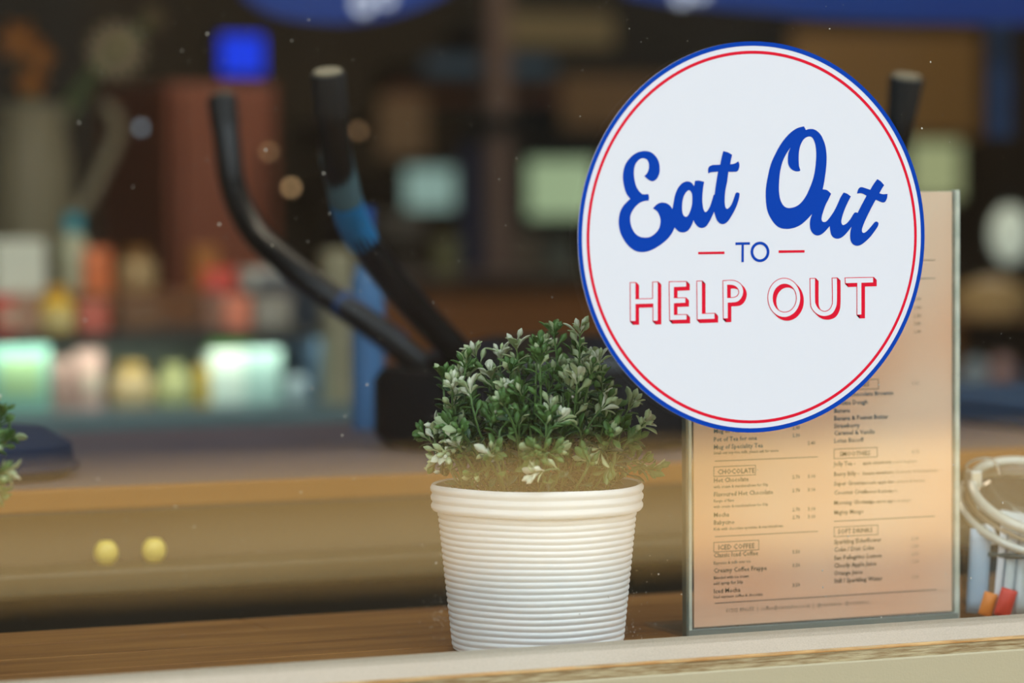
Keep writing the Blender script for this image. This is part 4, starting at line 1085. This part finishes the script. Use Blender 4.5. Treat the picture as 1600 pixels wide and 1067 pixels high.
board('brown board high between sticker and blue banner', 1240, 50, 1530, 215, (.42, .26, .10), 4.35)
# right-hand bits past the menu
def sphere_lamp():
    Y = 2.6; p = P(1578, 366, Y); r = 30 / (F_PX / DZ(p))
    t = thing('white_globe_lamp', 'pale white lantern lamp hanging above the glass jar', 'lamp', p)
    link('shade', ball(p, r, 1, 1, 1.5, 24, 16), mat('globe_white', (.52, .58, .48), 0.4, emit=0.55), t, True)
    link('collar', lathe(p + Vector((0, 0, r * 1.45)), [(0, 0), (r * .4, 0), (r * .3, .02), (0, .02)], 16), M_black, t, True)
    link('cord', tube([p + Vector((0, 0, r * 1.45)), Vector((p.x, p.y, 2.9))], 0.002, 6), M_black, t)
sphere_lamp()
RY = 2.3
zR = hz(1560, 618, RY)
rc = thing('side_counter', 'dark blue side counter beyond the glass jar', 'counter', (P(1500, 600, RY).x, RY, 0))
xa = P(1490, 620, RY).x; xb_ = xa + 1.2
link('front', box((xa, RY, 0), (xb_, RY + 0.5, zR - 0.03)), mat('side_blue', (0.06, 0.13, 0.24), 0.5), rc)
link('top', box((xa - 0.01, RY - 0.02, zR - 0.03), (xb_, RY + 0.52, zR), 0.004), mat('side_blue_top', (0.05, 0.12, 0.26), 0.4), rc)
xs0, xs1 = P(1530, 500, RY + .1).x, P(1680, 500, RY + .1).x
zS = hz(1580, 500, RY + 0.1)
t = thing('cake_stand', 'tiered stand with golden pastry on the blue side counter', 'stand', ((xs0 + xs1) / 2, RY + 0.2, zR))
cxs = (xs0 + xs1) / 2
link('column', tube([(cxs, RY + 0.2, zR), (cxs, RY + 0.2, zS)], 0.008, 10), M_black, t, True)
link('foot', lathe((cxs, RY + 0.2, zR), [(0, .001), (.06, .001), (.05, .008), (0, .01)], 24), M_black, t, True)
link('plate', lathe((cxs, RY + 0.2, zS - 0.006), [(0, 0), (.075, 0), (.085, .006), (0, .006)], 32), M_bb, t, True)
pstry = thing('golden_cake', 'golden round cake on top of the tiered stand', 'cake', (cxs, RY + 0.2, zS))
link('sponge', lathe((cxs, RY + 0.2, zS), [(0, .001), (.058, .001), (.064, .02), (.060, .045), (.03, .055), (0, .056)], 28), mat('cake_golden', (.55, .38, .16), 0.7), pstry, True)
link('icing', lathe((cxs, RY + 0.2, zS + 0.055), [(0, 0), (.03, 0), (.02, .006), (0, .008)], 20), mat('icing', (.7, .6, .45), 0.5), pstry, True)
product('cup', 'bluish cup on the blue side counter, below the cake', 1518, 560, 1552, zR, RY + 0.05, c('cup_blue', .30, .38, .42), 'bottle', group='cups on the side counter')
product('cup', 'dusty pink cup on the blue side counter, below the cake', 1560, 556, 1596, zR, RY + 0.05, c('cup_rose', .38, .24, .22), 'bottle', group='cups on the side counter')

p0, p1 = onz(1486, 660, CZ), onz(1700, 660, CZ)
t = thing('folded_cloth', 'folded navy cloth on the bar counter beyond the glass jar', 'cloth', ((p0.x + p1.x) / 2, CY0 + 0.3, CZ))
link('lower_fold', box((p0.x, CY0 + 0.10, CZ + 0.0005), (p1.x + 0.1, CY1 - 0.05, CZ + 0.012), 0.004), mat('navy_cloth', (0.015, 0.05, 0.11), 0.8), t)
link('upper_fold', box((p0.x + 0.01, CY0 + 0.12, CZ + 0.012), (p1.x + 0.09, CY1 - 0.08, CZ + 0.022), 0.004), MATS['navy_cloth'], t)
